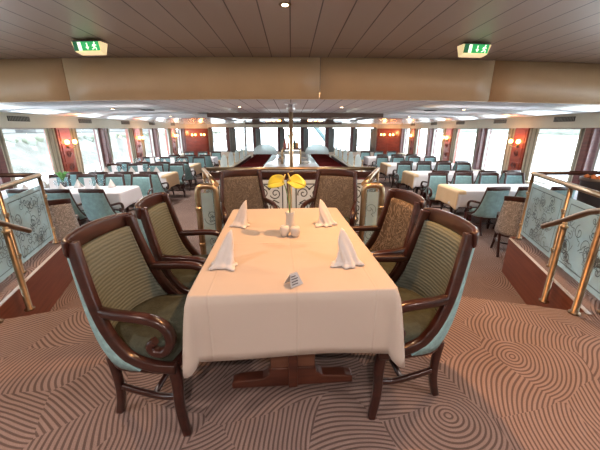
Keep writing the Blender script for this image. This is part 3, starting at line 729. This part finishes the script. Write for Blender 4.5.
MG = 'carved armchairs at the set table'
ch = make_chair('dining_armchair', 'mahogany scroll-arm chair with ribbed olive back, near the left end of the set table', OLIVE, OLIVED, TEALP, MG)
ch.location = (-.69, 1.40, 0); ch.rotation_euler = (0, 0, R(-94))
dup(ch, (-.69, 1.995, 0), R(-86), 'olive-backed scroll-arm chair behind the first on the left side of the set table', MG)
dup(ch, (.575, 1.462, 0), R(94), 'olive-backed mahogany armchair on the right side of the set table, nearest the carpet edge', MG)
chp = make_chair('dining_armchair', 'brown paisley armchair on the right side of the set table, before the hooped rail', PAIS, OLIVED, TEALP, MG)
chp.location = (.580, 2.055, 0); chp.rotation_euler = (0, 0, R(96))
chd = make_chair('dining_armchair', 'dark paisley armchair at the head of the set table, left of the yellow flowers', PAISD, OLIVED, TEALP, MG)
chd.location = (-.475, 3.17, 0); chd.rotation_euler = (0, 0, R(180 + 22))
dup(chd, (.42, 3.17, 0), R(180 - 22), 'dark paisley armchair at the head of the set table, right of the yellow flowers', MG)

HG = 'teal armchairs in the lower dining hall'
teal = make_chair('hall_armchair', 'teal armchair', TEAL, TEALD, TEAL, HG)
teal.scale = (.95, .95, .95)
used = [False]
def hall_chair(x, y, rz, label):
    if not used[0]:
        used[0] = True; teal.location = (x, y, F); teal.rotation_euler = (0, 0, rz); teal['label'] = label
    else: dup(teal, (x, y, F), rz, label)
grey = make_chair('hall_armchair', 'grey paisley armchair backed against the right glass railing corner', PAISG, PAISG, PAISG, 'grey armchairs by the railing corners')
grey.location = (3.42, 4.32, F); grey.rotation_euler = (0, 0, R(-36))
dup(grey, (-3.42, 4.32, F), R(36), 'grey paisley armchair backed against the left glass railing corner')

# ------------------------------------------------------------------ hall tables
def draped(name, m, hx, hy, z, drop, parent=None, amp=.012, seed=0, corner=.05, rad=.03, hitch=None):
    """cloth over a rectangular top: flat field, soft edge, hanging skirt with gentle folds and pointed corners"""
    rnd = random.Random(seed); ph = [rnd.uniform(0, 6.3) for _ in range(4)]
    per = []                                                      # perimeter samples with outward normals
    def seg(ax, ay, bx, by, nx, ny, n):
        for i in range(n): u = i / n; per.append((ax + (bx - ax) * u, ay + (by - ay) * u, nx, ny, 0))
    def arc(cx, cy, a0, n):
        for i in range(n): a = a0 + PI / 2 * i / n; per.append((cx + rad * math.cos(a), cy + rad * math.sin(a), math.cos(a), math.sin(a), math.sin(PI * i / n)))
    nX, nY = int(hx * 2 / .05), int(hy * 2 / .05)
    seg(hx, -hy + rad, hx, hy - rad, 1, 0, nY); arc(hx - rad, hy - rad, 0, 8)
    seg(hx - rad, hy, -hx + rad, hy, 0, 1, nX); arc(-hx + rad, hy - rad, PI / 2, 8)
    seg(-hx, hy - rad, -hx, -hy + rad, -1, 0, nY); arc(-hx + rad, -hy + rad, PI, 8)
    seg(-hx + rad, -hy, hx - rad, -hy, 0, -1, nX); arc(hx - rad, -hy + rad, 1.5 * PI, 8)
    N = len(per); levels = 9; vs = []; s = 0
    b = MB()
    vs += [(x - nx * .008, y - ny * .008, z) for x, y, nx, ny, c in per]
    for k in range(levels):
        f = k / (levels - 1)
        for i, (x, y, nx, ny, c) in enumerate(per):
            w = amp * f * (math.sin(i * .42 + ph[0]) + .6 * math.sin(i * .19 + ph[1]) + .3) + .006 * min(1, f * 8)
            cc = math.exp(-((min((i - j) % N for j in [0]) * 0)) ** 2) if False else c
            out = w + c * corner * f ** .7 * .9
            d = drop + c * .045 * 1 + .008 * math.sin(i * .23 + ph[2])
            if hitch and nx > .9:
                e = max(0, min(1, (y - hitch[0]) / .06)) * max(0, min(1, (hitch[1] - y) / .06)); d = d * (1 - e) + .035 * e; out *= 1 - e
            zz = z - .006 - d * f if k else z - .006
            vs.append((x + nx * out, y + ny * out, zz))
    fs = [tuple(range(N))]
    for r in range(levels):
        fs += [(r * N + i, (r + 1) * N + i, (r + 1) * N + (i + 1) % N, r * N + (i + 1) % N) for i in range(N)]
    b.add(vs, fs, 0, True)
    for q in range(len(b.s)):
        if len(b.f[q]) > 4: b.s[q] = False
    o = b.build(name, m, parent)
    sm = o.modifiers.new('cloth_thickness', 'SOLIDIFY'); sm.thickness = .003; sm.offset = -1
    return o

rows = [6.1, 8.3, 10.6, 13.3]
proto = None
def hall_table(x, y, label):
    global proto
    if proto is None:
        t = empty('hall_table', (x, y, F), 0, label, 'table', 'long tables in the lower hall')
        MB().box((-1.17, -.37, .70), (1.17, .37, .735)).build('tabletop', CAB, t)
        for s in (-1, 1):
            MB().box((s * .7 - .05, -.06, .04), (s * .7 + .05, .06, .70)).build('pedestal', CAB, t, bevel=.01)
            MB().box((s * .7 - .04, -.32, .0), (s * .7 + .04, .32, .045)).build('foot', CAB, t, bevel=.01)
        proto = t
    else: dup(proto, (x, y, F), 0, label)
cloth_p = None
for sgn, side in ((1, 'right'), (-1, 'left')):
    for i, y in enumerate(rows):
        x = sgn * 4.42
        which = '%s %s-side table' % (ORD[i], side)
        hall_table(x, y, 'dark pedestal table under white linen, %s, counted from the glass railing' % which)
        if cloth_p is None:
            cloth_p = draped('tablecloth', CLOTHW, 1.20, .40, .742, .30, seed=3); o = cloth_p
        else:
            o = cloth_p.copy(); COL.objects.link(o)
        o.location = (x, y, F); tag(o, 'white tablecloth draped over the %s' % which, 'tablecloth', 'white cloths in the lower hall')
        if sgn > 0 and i < 3 or (sgn < 0 and i in (1, 2)):
            b = MB(); x0 = 4.42 - 1.20; ov = .10 if i else .14
            def fn(u, v):
                yy = -.43 + .86 * v; a = u * (ov + .33)
                e = abs(v - .5) * 2
                if a < ov: px, pz = x0 + ov - a, .748
                else: px, pz = x0 - .022 - .01 * math.sin(v * 14) * (a - ov) / .33 - .035 * (a - ov), .748 - (a - ov) * (1 + .12 * e ** 4)
                if abs(yy) > .40 and a < ov: pz -= (abs(yy) - .40) * 2
                return (sgn * px, yy, pz)
            b.sheet(fn, 14, 24, .003)
            o = b.build('beige_overlay', BEIGE); o.location = (0, y, F)
            tag(o, 'beige linen overlay hanging at the aisle end of the %s' % which, 'tablecloth', 'beige overlays at the aisle ends')
        for j in range(4 if i < 3 else 3):
            hall_chair(sgn * (3.2 + (.20 if sgn < 0 else .44) + .60 * j), y - .665, R(sgn * 5 if j == 0 else 0), 'teal armchair on the near side of the %s, %s from the aisle' % (which, ORD[j]))
            hall_chair(sgn * (3.2 + .17 + .60 * j), y + .665, PI + R(-sgn * 3), 'teal armchair on the far side of the %s, %s from the aisle' % (which, ORD[j]))

# ------------------------------------------------------------------ settings on the left-hand tables
def napkin_mesh(name):
    b = MB()
    def fn(u, v):
        ph = (u - .5) * R(300); k = math.cos(ph / 2)
        H = .045 + .125 * max(0, k) ** 4 + .014 * math.sin(ph * 2.5)
        r0 = .047 + .010 * math.cos(3 * ph + .6) + .007 * math.sin(5 * ph); base = max(0, .16 - v) / .16
        r = r0 * (1 + .14 * math.sin(9 * ph) * (1 - .4 * v)) * (1 - v) ** .62 * (1 + .75 * base * (.25 + .75 * math.sin(ph * 1.3 + .4) ** 2)) + .004
        return (r * math.cos(ph) - (.030 * k + .014) * v ** 1.3, r * math.sin(ph) + .022 * v * math.sin(ph * 1.4), .002 + v * H + .006 * math.sin(ph * 4) * v * (1 - v))
    b.sheet(fn, 44, 14, .003)
    return b.build(name, NAPK)
nap = napkin_mesh('folded_napkin')
ng = 'standing napkins on the set table'
nap.location = (-.355, 2.075, .752); nap.rotation_euler = (0, 0, R(200)); nap.scale = (1.0, 1.0, 1.0)
tag(nap, 'standing folded white napkin at the far left setting of the set table', 'napkin', ng)
for (x, y, rz, sc, lb) in ((-.335, 1.415, 215, 1.0, 'standing folded white napkin at the near left setting of the set table'),
                           (.235, 2.075, -20, 1.0, 'standing folded white napkin at the far right setting of the set table'),
                           (.275, 1.415, -35, 1.0, 'standing folded white napkin at the near right setting of the set table')):
    c = dup(nap, (x, y, .752), R(rz), lb, ng); c.scale = (sc,) * 3

cone = MB(); cone.sheet(lambda u, v: ((.085 * (1 - v) + .002) * math.cos(u * 5.6) * (1 + .2 * math.sin(u * 11)), (.085 * (1 - v) + .002) * math.sin(u * 5.6), .001 + .16 * v), 20, 6, .003)
cone = cone.build('folded_napkin', NAPK)
wine = MB().lathe([(.033, 0), (.033, .003), (.006, .008), (.005, .09), (.02, .10), (.034, .125), (.038, .155), (.032, .20), (.0315, .20), (.036, .155), (.031, .127), (.0, .10)], n=12).build('wine_glass', WINEG)
card = MB(); card.box((-.065, -.026, 0), (.065, -.022, .22), 0, Matrix.Rotation(R(-6), 4, 'X')); card.box((-.065, .022, 0), (.065, .026, .22), 0, Matrix.Rotation(R(6), 4, 'X')); card.box((-.065, -.007, .214), (.065, .007, .22))
card = card.build('menu_card', mat('white_card', (.82, .81, .84), .6))
first = {'n': True, 'w': True, 'c': True}
def put(src, key, loc, rz, lb, cat, grp):
    if first[key]: first[key] = False; o = src; o.location = loc; o.rotation_euler = (0, 0, rz)
    else: o = dup(src, loc, rz, lb)
    tag(o, lb, cat, grp)
top = F + .746
for i, y in enumerate(rows[:4]):
    tb = '%s left-side table' % ORD[i]
    for j, dx in enumerate((.50, 1.17, 1.85)):
        for sy, sd in ((-1, 'near'), (1, 'far')):
            x = -3.2 - dx
            put(cone, 'n', (x, y + sy * .24, top), random.uniform(0, 6), 'white cone napkin on the %s edge of the %s, %s from the aisle' % (sd, tb, ORD[j]), 'napkin', 'cone napkins on the left tables')
            for q in range(2):
                if i < 3: put(wine, 'w', (x - .16 + q * .09, y + sy * (.13 - .05 * q), top), 0, 'clear stemmed glass beside the napkins on the %s' % tb, 'wine glass', 'glasses on the %s' % tb)
    for j, dx in enumerate((.82, 1.5)):
        if i < 3: put(card, 'c', (-3.2 - dx, y + .02, top), R(8 + 20 * j), 'upright white folded menu card, %s from the aisle on the %s' % (ORD[j], tb), 'menu card', 'menu cards on the left tables')
def plant(x, y, z, label, h=.26):
    t = empty('potted_plant', (x, y, z), 0, label, 'plant')
    MB().lathe([(0, 0), (.05, 0), (.065, .10), (.06, .10), (.0, .09)], n=14).build('pot', POT, t)
    for k in range(8):
        a = k * .8; c, s = math.cos(a), math.sin(a); b = MB()
        b.sheet(lambda u, v: ((.16 * u) * c - (v - .5) * .05 * math.sin(PI * u) * s, (.16 * u) * s + (v - .5) * .05 * math.sin(PI * u) * c, .09 + (h - .09) * math.sin(u * 2.0)), 8, 3, .003)
        b.build('leaf', LEAF, t)
plant(-4.70, 6.39, top, 'small green leafy plant in a dark pot on the first table on the left', .30)
# dark planter on the right side platform
t = empty('tall_planter', (3.40, 3.25, 0), 0, 'tall dark tapered planter behind the right glass railing', 'planter')
MB().lathe([(0, 0), (.11, 0), (.17, .84), (.185, .85), (.185, .885), (.155, .885), (.15, .80), (0, .80)], n=24).build('pot', POT, t)
b = MB()
for k in range(26):
    a, r = random.uniform(0, 6.3), .13 * math.sqrt(random.random()); b.lathe([(.0, 0), (.03, .02), (.03, .04), (0, .06)], (r * math.cos(a), r * math.sin(a), .80 + random.uniform(.05, .06)), 7)
o = b.build('dried_flowers', SOIL, t); o['kind'] = 'stuff'

# ------------------------------------------------------------------ the set table
ROT = R(2.7)
tt = empty('dining_table', (-.022, 1.84, 0), ROT, 'long dining table on dark trestles under white linen in the centre of the platform', 'table')
MB().box((-.43, -.69, .70), (.43, .69, .738)).build('tabletop', TREST, tt, bevel=.006)
for k, s in enumerate((-1, 1)):
    yy = s * .42
    pr = [(-.345, 0), (.345, 0), (.345, .042), (.30, .055), (.17, .062), (.135, .085), (.125, .13), (-.125, .13), (-.135, .085), (-.17, .062), (-.30, .055), (-.345, .042)]
    b = MB(); n = len(pr)
    vs = [(x, yy - .035, z) for x, z in pr] + [(x, yy + .035, z) for x, z in pr]
    b.add(vs, [tuple(range(n)), tuple(range(n, 2 * n))[::-1]] + [(i, n + i, n + (i + 1) % n, (i + 1) % n) for i in range(n)]); b.build('trestle_foot', TREST, tt, bevel=.008)
    MB().box((-.125, yy - .028, .12), (.125, yy + .028, .70)).build('trestle_post', TREST2, tt, bevel=.006)
    MB().box((-.026, yy - .05, .0), (.026, yy + .05, .70)).build('pilaster', TREST, tt, bevel=.006)
MB().box((-.03, -.40, .22), (.03, .40, .30)).build('tie_beam', TREST, tt, bevel=.006)
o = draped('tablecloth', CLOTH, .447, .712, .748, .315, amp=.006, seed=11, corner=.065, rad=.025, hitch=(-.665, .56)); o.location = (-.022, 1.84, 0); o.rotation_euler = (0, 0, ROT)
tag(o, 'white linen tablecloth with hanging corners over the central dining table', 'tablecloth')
# vase with two yellow anthuriums
tv = empty('bud_vase', (-.012, 1.945, .751), 0, 'slim white china vase in the middle of the set table', 'vase')
MB().lathe([(0, 0), (.038, 0), (.038, .008), (.031, .04), (.027, .09), (.029, .115), (.032, .128), (.026, .128), (.020, .10), (0, .09)], n=20).build('body', CHINA, tv)
def anthurium(dx, dz, rz, tilt, label):
    t = empty('anthurium_flower', (-.012, 1.945, .76 + .085), 0, label, 'flower', 'yellow anthuriums in the vase')
    MB().tube(smooth_path([(0, 0, 0), (dx * .15, -.004, .09), (dx * .6, -.006, dz - .03), (dx, -.012, dz)], 2), .0035, 7).build('stem', STEM, t)
    X = Matrix.Translation((dx, -.012, dz)) @ Matrix.Rotation(tilt, 4, 'X') @ Matrix.Rotation(rz, 4, 'Z')
    b = MB(); b.xf = X
    def fn(u, v):                                  # heart-shaped, cupped spathe with its tip on -y
        a = v * 2 * PI; r = 1.14 * u * (.050 + .020 * math.cos(a) - .016 * max(0, -math.cos(a)) ** 6 + .003 * math.sin(5 * a))
        return (r * math.sin(a) * 1.02, -r * math.cos(a) - .02 * u, .022 * u * u * abs(math.sin(a)) - .016 * u * u * max(0, math.cos(a)))
    b.sheet(fn, 6, 26, .003); b.build('spathe', YEL, t)
    b = MB(); b.xf = X; b.tube([(0, 0, .005), (0, .004, .03), (0, .015, .06)], [.006, .006, .003], 8); b.build('spadix', YELP, t)
anthurium(-.042, .232, R(-82), R(30), 'broad yellow anthurium bloom leaning left out of the vase')
anthurium(.004, .236, R(68), R(28), 'broad yellow anthurium bloom leaning right out of the vase')
def shaker(x, y, label, holes):
    t = empty('condiment_shaker', (x, y, .751), 0, label, 'shaker', 'china shakers by the vase')
    MB().lathe([(0, 0), (.020, 0), (.027, .012), (.031, .034), (.031, .052), (.027, .063), (0, .067)], n=20).build('body', CHINA, t)
    b = MB()
    for k in range(holes): b.lathe([(0, 0), (.002, 0), (.002, .0015), (0, .0015)], (.006 * math.cos(k * 2.1), .006 * math.sin(k * 2.1), .0658), 6)
    b.build('holes', INK, t)
shaker(-.046, 1.835, 'white china shaker before the vase, the left one of the pair', 3)
shaker(.020, 1.825, 'white china shaker before the vase, the right one of the pair', 1)
# small folded tent card, silver-grey print on one face
t = empty('tent_card', (.005, 1.20, .7515), R(38), 'little folded tent card with grey print near the table edge', 'card')
b = MB()
b.add([(-.034, -.026, 0), (.034, -.026, 0), (.02, 0, .052), (-.02, 0, .052), (-.034, -.0245, 0), (.034, -.0245, 0), (.02, .0015, .0535), (-.02, .0015, .0535)], [(0, 1, 2, 3), (7, 6, 5, 4), (0, 4, 5, 1), (1, 5, 6, 2), (2, 6, 7, 3), (3, 7, 4, 0)])
b.build('printed_flap', SILV, t)
b = MB()
b.add([(-.034, .026, 0), (.034, .026, 0), (.02, 0, .052), (-.02, 0, .052), (-.034, .0245, 0), (.034, .0245, 0), (.02, -.0015, .0505), (-.02, -.0015, .0505)], [(3, 2, 1, 0), (4, 5, 6, 7), (1, 5, 4, 0), (2, 6, 5, 1), (3, 7, 6, 2), (0, 4, 7, 3)])
b.build('plain_flap', CHINA, t)
b = MB()
for k in range(4):
    z = .010 + k * .010; yv = -.026 + .026 * z / .052 - .0012; w = .026 - .010 * z / .052
    b.box((-w, yv - .0004, z - .002), (w * (.3 + .2 * (k % 3)), yv + .0004, z + .0025))
b.build('print_lines', INK, t)

# ------------------------------------------------------------------ buffet well behind the rail
for sgn, side in ((-1, 'left'), (1, 'right')):
    t = empty('buffet_cabinet', (sgn * 1.07, 9.9, F), 0, 'low dark mahogany cabinet along the %s side of the white buffet' % side, 'cabinet', 'buffet cabinets')
    MB().box((-.29, -2.4, 0), (.29, 2.4, .90)).build('body', CAB, t)
    MB().box((-.30, -2.42, .90), (.30, 2.42, .94)).build('top', CABM, t, bevel=.006)
    for k in range(2):
        d = MB().box((-.28 + k * .285, -2.425, .08), (-.005 + k * .285, -2.40, .86)).build('door', CAB, t, bevel=.006)
        MB().lathe([(0, 0), (.012, 0), (.014, .02), (0, .025)], (-.03 + k * .07, -2.45, .5), 10).build('knob', BRASS, d)
    t = empty('glass_divider', (sgn * 1.66, 9.3, F), 0, 'low divider topped with glass shells and brass posts on the %s of the buffet' % side, 'divider', 'glass shell dividers')
    MB().box((-.09, -2.3, 0), (.09, 2.9, .90)).build('body', CAB, t)
    MB().box((-.11, -2.32, .90), (.11, 2.92, .93)).build('ledge', WHITEP, t, bevel=.006)
    for k in range(6):
        yy = -2.1 + k * .95
        MB().lathe([(.03, 0), (.03, .015), (.014, .03), (.014, .10), (.024, .115), (.014, .13), (.016, .22), (.028, .235), (.02, .27), (0, .28)], (0, yy, .93), 12).build('brass_post', BRASS, t)
        if k < 5:
            b = MB()
            pts = [(-.36, 0), (.36, 0)] + [(.36 * math.cos(a), .14 + .22 * math.sin(a)) for a in [PI * j / 14 for j in range(15)]]
            n = len(pts); vs = [(x, yy + .475 + u, .93 + z) for x in (-.005, .005) for u, z in pts]
            b.add(vs, [tuple(range(n))[::-1], tuple(range(n, 2 * n))] + [(i, (i + 1) % n, n + (i + 1) % n, n + i) for i in range(n)]); b.build('glass_shell', SHELLG, t)
    t = empty('arched_screen', (sgn * 1.05, 12.75, F), 0, 'wide frosted glass arch at the far %s end of the buffet' % side, 'glass screen', 'arched glass screens')
    b = MB(); pts = [(-.48, 0), (.48, 0)] + [(.48 * math.cos(a), .08 + .33 * math.sin(a)) for a in [PI * j / 18 for j in range(19)]]
    n = len(pts); vs = [(u, yv, .90 + z) for yv in (-.006, .006) for u, z in pts]
    b.add(vs, [tuple(range(n)), tuple(range(n, 2 * n))[::-1]] + [(i, n + i, n + (i + 1) % n, (i + 1) % n) for i in range(n)]); b.build('glass_arch', SHELLG, t)
    MB().box((-.5, -.05, 0), (.5, .05, .90)).build('base', CAB, t)
t = empty('buffet_counter', (0, 10.0, F), 0, 'white topped buffet counter between the dark cabinets', 'buffet')
MB().box((-.66, -1.7, 0), (.66, 2.2, .88)).build('body', CAB, t)
MB().box((-.75, -2.3, .88), (.75, 2.24, .93)).build('counter_top', mat('white_counter', (.78, .79, .80), .2, 0, .02, 5, coat=.5), t, bevel=.006)
zc = F + .93
t = empty('brass_buffet_stand', (0, 9.0, zc), 0, 'square brass frame stand on the white buffet counter', 'stand')
for y in (-.16, .16):
    b = MB(); b.tube(smooth_path([(-.26, y, 0), (-.26, y, .36), (-.25, y, .40), (-.21, y, .41), (.21, y, .41), (.25, y, .40), (.26, y, .36), (.26, y, 0)], 1), .025, 10); b.build('frame', BRASS, t)
MB().box((-.27, -.19, .415), (.27, .19, .435)).build('shelf', CAB, t)
for k, (x, y, m, h) in enumerate(((-.18, -.06, mat('red_bottle', (.35, .08, .06), .2), .26), (.17, -.08, mat('amber_bottle', (.45, .22, .08), .2), .24), (.10, .11, mat('dark_bottle', (.05, .06, .04), .15), .30), (-.07, -.1, mat('pink_bottle', (.55, .28, .24), .3), .22))):
    t = empty('glass_bottle', (x, 9.0 + y, zc + .436), 0, '%s bottle on the brass buffet stand' % ('red', 'amber', 'tall dark', 'small pink')[k], 'bottle', 'bottles on the buffet stand')
    MB().lathe([(0, 0), (.04, 0), (.042, .02), (.042, h * .5), (.018, h * .7), (.015, h * .95), (0, h * .95)], n=14).build('body', m, t)
    MB().lathe([(0, h * .95), (.018, h * .95), (.018, h), (0, h)], n=10).build('cap', DARK, t)
plant(-.02, 9.04, zc + .436, 'leafy green arrangement in a pot on top of the brass buffet stand', .38)
for k, (x, y, c) in enumerate(((-.35, 9.9, (.5, .16, .1)), (.4, 10.2, (.7, .6, .5)), (-.3, 11.0, (.8, .8, .8)), (.42, 8.95, (.75, .7, .66)))):
    t = empty('serving_dish', (x, y, zc), 0, '%s serving dish on the white buffet counter' % ('reddish', 'tan', 'plain white', 'pale round')[k], 'dish', 'dishes on the buffet')
    MB().lathe([(0, 0), (.07, 0), (.13, .05), (.125, .055), (.06, .012), (0, .012)], n=20).build('bowl', CHINA, t)
    MB().lathe([(0, .014), (.10, .042), (.05, .07), (0, .08)], n=12).build('food', mat('food_%d' % k, c, .7, 0, .3, 30), t)

# ------------------------------------------------------------------ outside: river, banks, a mast at the bow
WATER = mat('river_water', (.68, .72, .73), .18, 0, .1, .3, .2, 2)
BANK = mat('stone_bank', (.085, .085, .075), .9, 0, .35, .7)
GRASS = mat('bank_grass', (.08, .09, .065), .95, 0, .25, .5)
HILL = mat('tree_hill', (.065, .075, .06), .95, 0, .4, .25)
o = MB().box((-400, -300, -3.2), (400, 500, -3.0)).build('river_water', WATER); struct(o)
b = MB(); b.add([(-26, -60, -3), (-26, 140, -3), (-31, 140, .55), (-31, -60, .55), (-60, 140, 1.0), (-60, -60, 1.0)], [(0, 1, 2, 3), (3, 2, 4, 5)]); struct(b.build('bank_terrain', [BANK]))
b = MB()
for k in range(110):
    y = -60 + k * 1.8; b.lathe([(0, -1), (.6, -.5), (.8, .0), (.5, .3), (0, .45)], (-30.6 + random.uniform(-.5, .5), y, .1 + random.uniform(-.2, .2)), 8)
o = b.build('bank_foliage', GRASS); o['kind'] = 'stuff'; o['label'] = 'pale green bushes along the stone river bank outside the left windows'; o['category'] = 'bushes'
BW = mat('pale_render', (.17, .17, .17), .8, 0, .08, .4); BG = mat('building_glass', (.09, .10, .115), .3)
for k, (y, w, h) in enumerate(((6, 16, 6), (24, 14, 5), (42, 18, 7), (64, 18, 5.5), (88, 22, 7))):
    t = empty('riverside_building', (-48, y, .8), 0, 'pale riverside building beyond the left windows, %s along the bank' % ORD[k], 'building', 'buildings on the bank')
    MB().box((-5, -w / 2, 0), (5, w / 2, h)).build('body', BW, t)
    MB().box((-5.3, -w / 2 - .3, h), (5.3, w / 2 + .3, h + .3)).build('roof', BANK, t)
    for r in range(int(h // 2.4)):
        for q in range(int(w // 2.6)):
            MB().box((5.0, -w / 2 + .8 + q * 2.6, .7 + r * 2.4), (5.04, -w / 2 + 2.2 + q * 2.6, 2.1 + r * 2.4)).build('window', BG, t)
b = MB()
pts = [(150 - 40 * math.cos(k * .5), -150 + k * 18) for k in range(40)]
prof = [4 + 3 * math.sin(k * .9) + 2 * math.sin(k * 2.3) for k in range(40)]
b.sheet(lambda u, v: (190 + 60 * v + 4 * math.sin(u * 40), -250 + 700 * u, -3 + (7 + 2 * math.sin(u * 31) + 1.2 * math.sin(u * 83)) * math.sin(v * PI / 2)), 120, 6, .1)
struct(b.build('hill_far_shore', HILL))
t = tag(MB().sweep([(.95, 21.5, 2.35), (3.25, 21.5, -.4)], .30, .30, (0, 1, 0), 8).build('bow_mast', mat('mast_paint', (.07, .12, .13), .5)), 'pale teal slanting mast outside the far windows', 'mast')
tag(MB().tube([(2.3, 21.5, 1.9), (5.3, 21.5, -.2)], .025, 6).build('bow_cable', mat('cable', (.07, .10, .11), .5)), 'thin cable slanting beside the mast outside the far windows', 'cable')

# ------------------------------------------------------------------ daylight, camera, view
w = bpy.data.worlds.new('sky'); S.world = w; w.use_nodes = True
bg = w.node_tree.nodes['Background']; bg.inputs['Color'].default_value = (.84, .93, 1., 1); bg.inputs['Strength'].default_value = 8.0
cd = bpy.data.cameras.new('camera'); cam = bpy.data.objects.new('camera', cd); COL.objects.link(cam)
cd.sensor_width = 36; cd.lens = 305 / 600 * 36; cd.clip_start = .05; cd.clip_end = 2000
cam.location = (0, 0, 1.40); cam.rotation_euler = (R(90 - 17.5), 0, R(-1.6))
S.camera = cam
S.view_settings.view_transform = 'Standard'; S.view_settings.look = 'None'; S.view_settings.gamma = 1
S.view_settings.use_curve_mapping = False; S.view_settings.exposure = 0.5
S.cycles.use_denoising = True
S.cycles.max_bounces = 8; S.cycles.diffuse_bounces = 4; S.cycles.transparent_max_bounces = 12
S.cycles.sample_clamp_indirect = 6; S.cycles.caustics_reflective = False; S.cycles.caustics_refractive = False
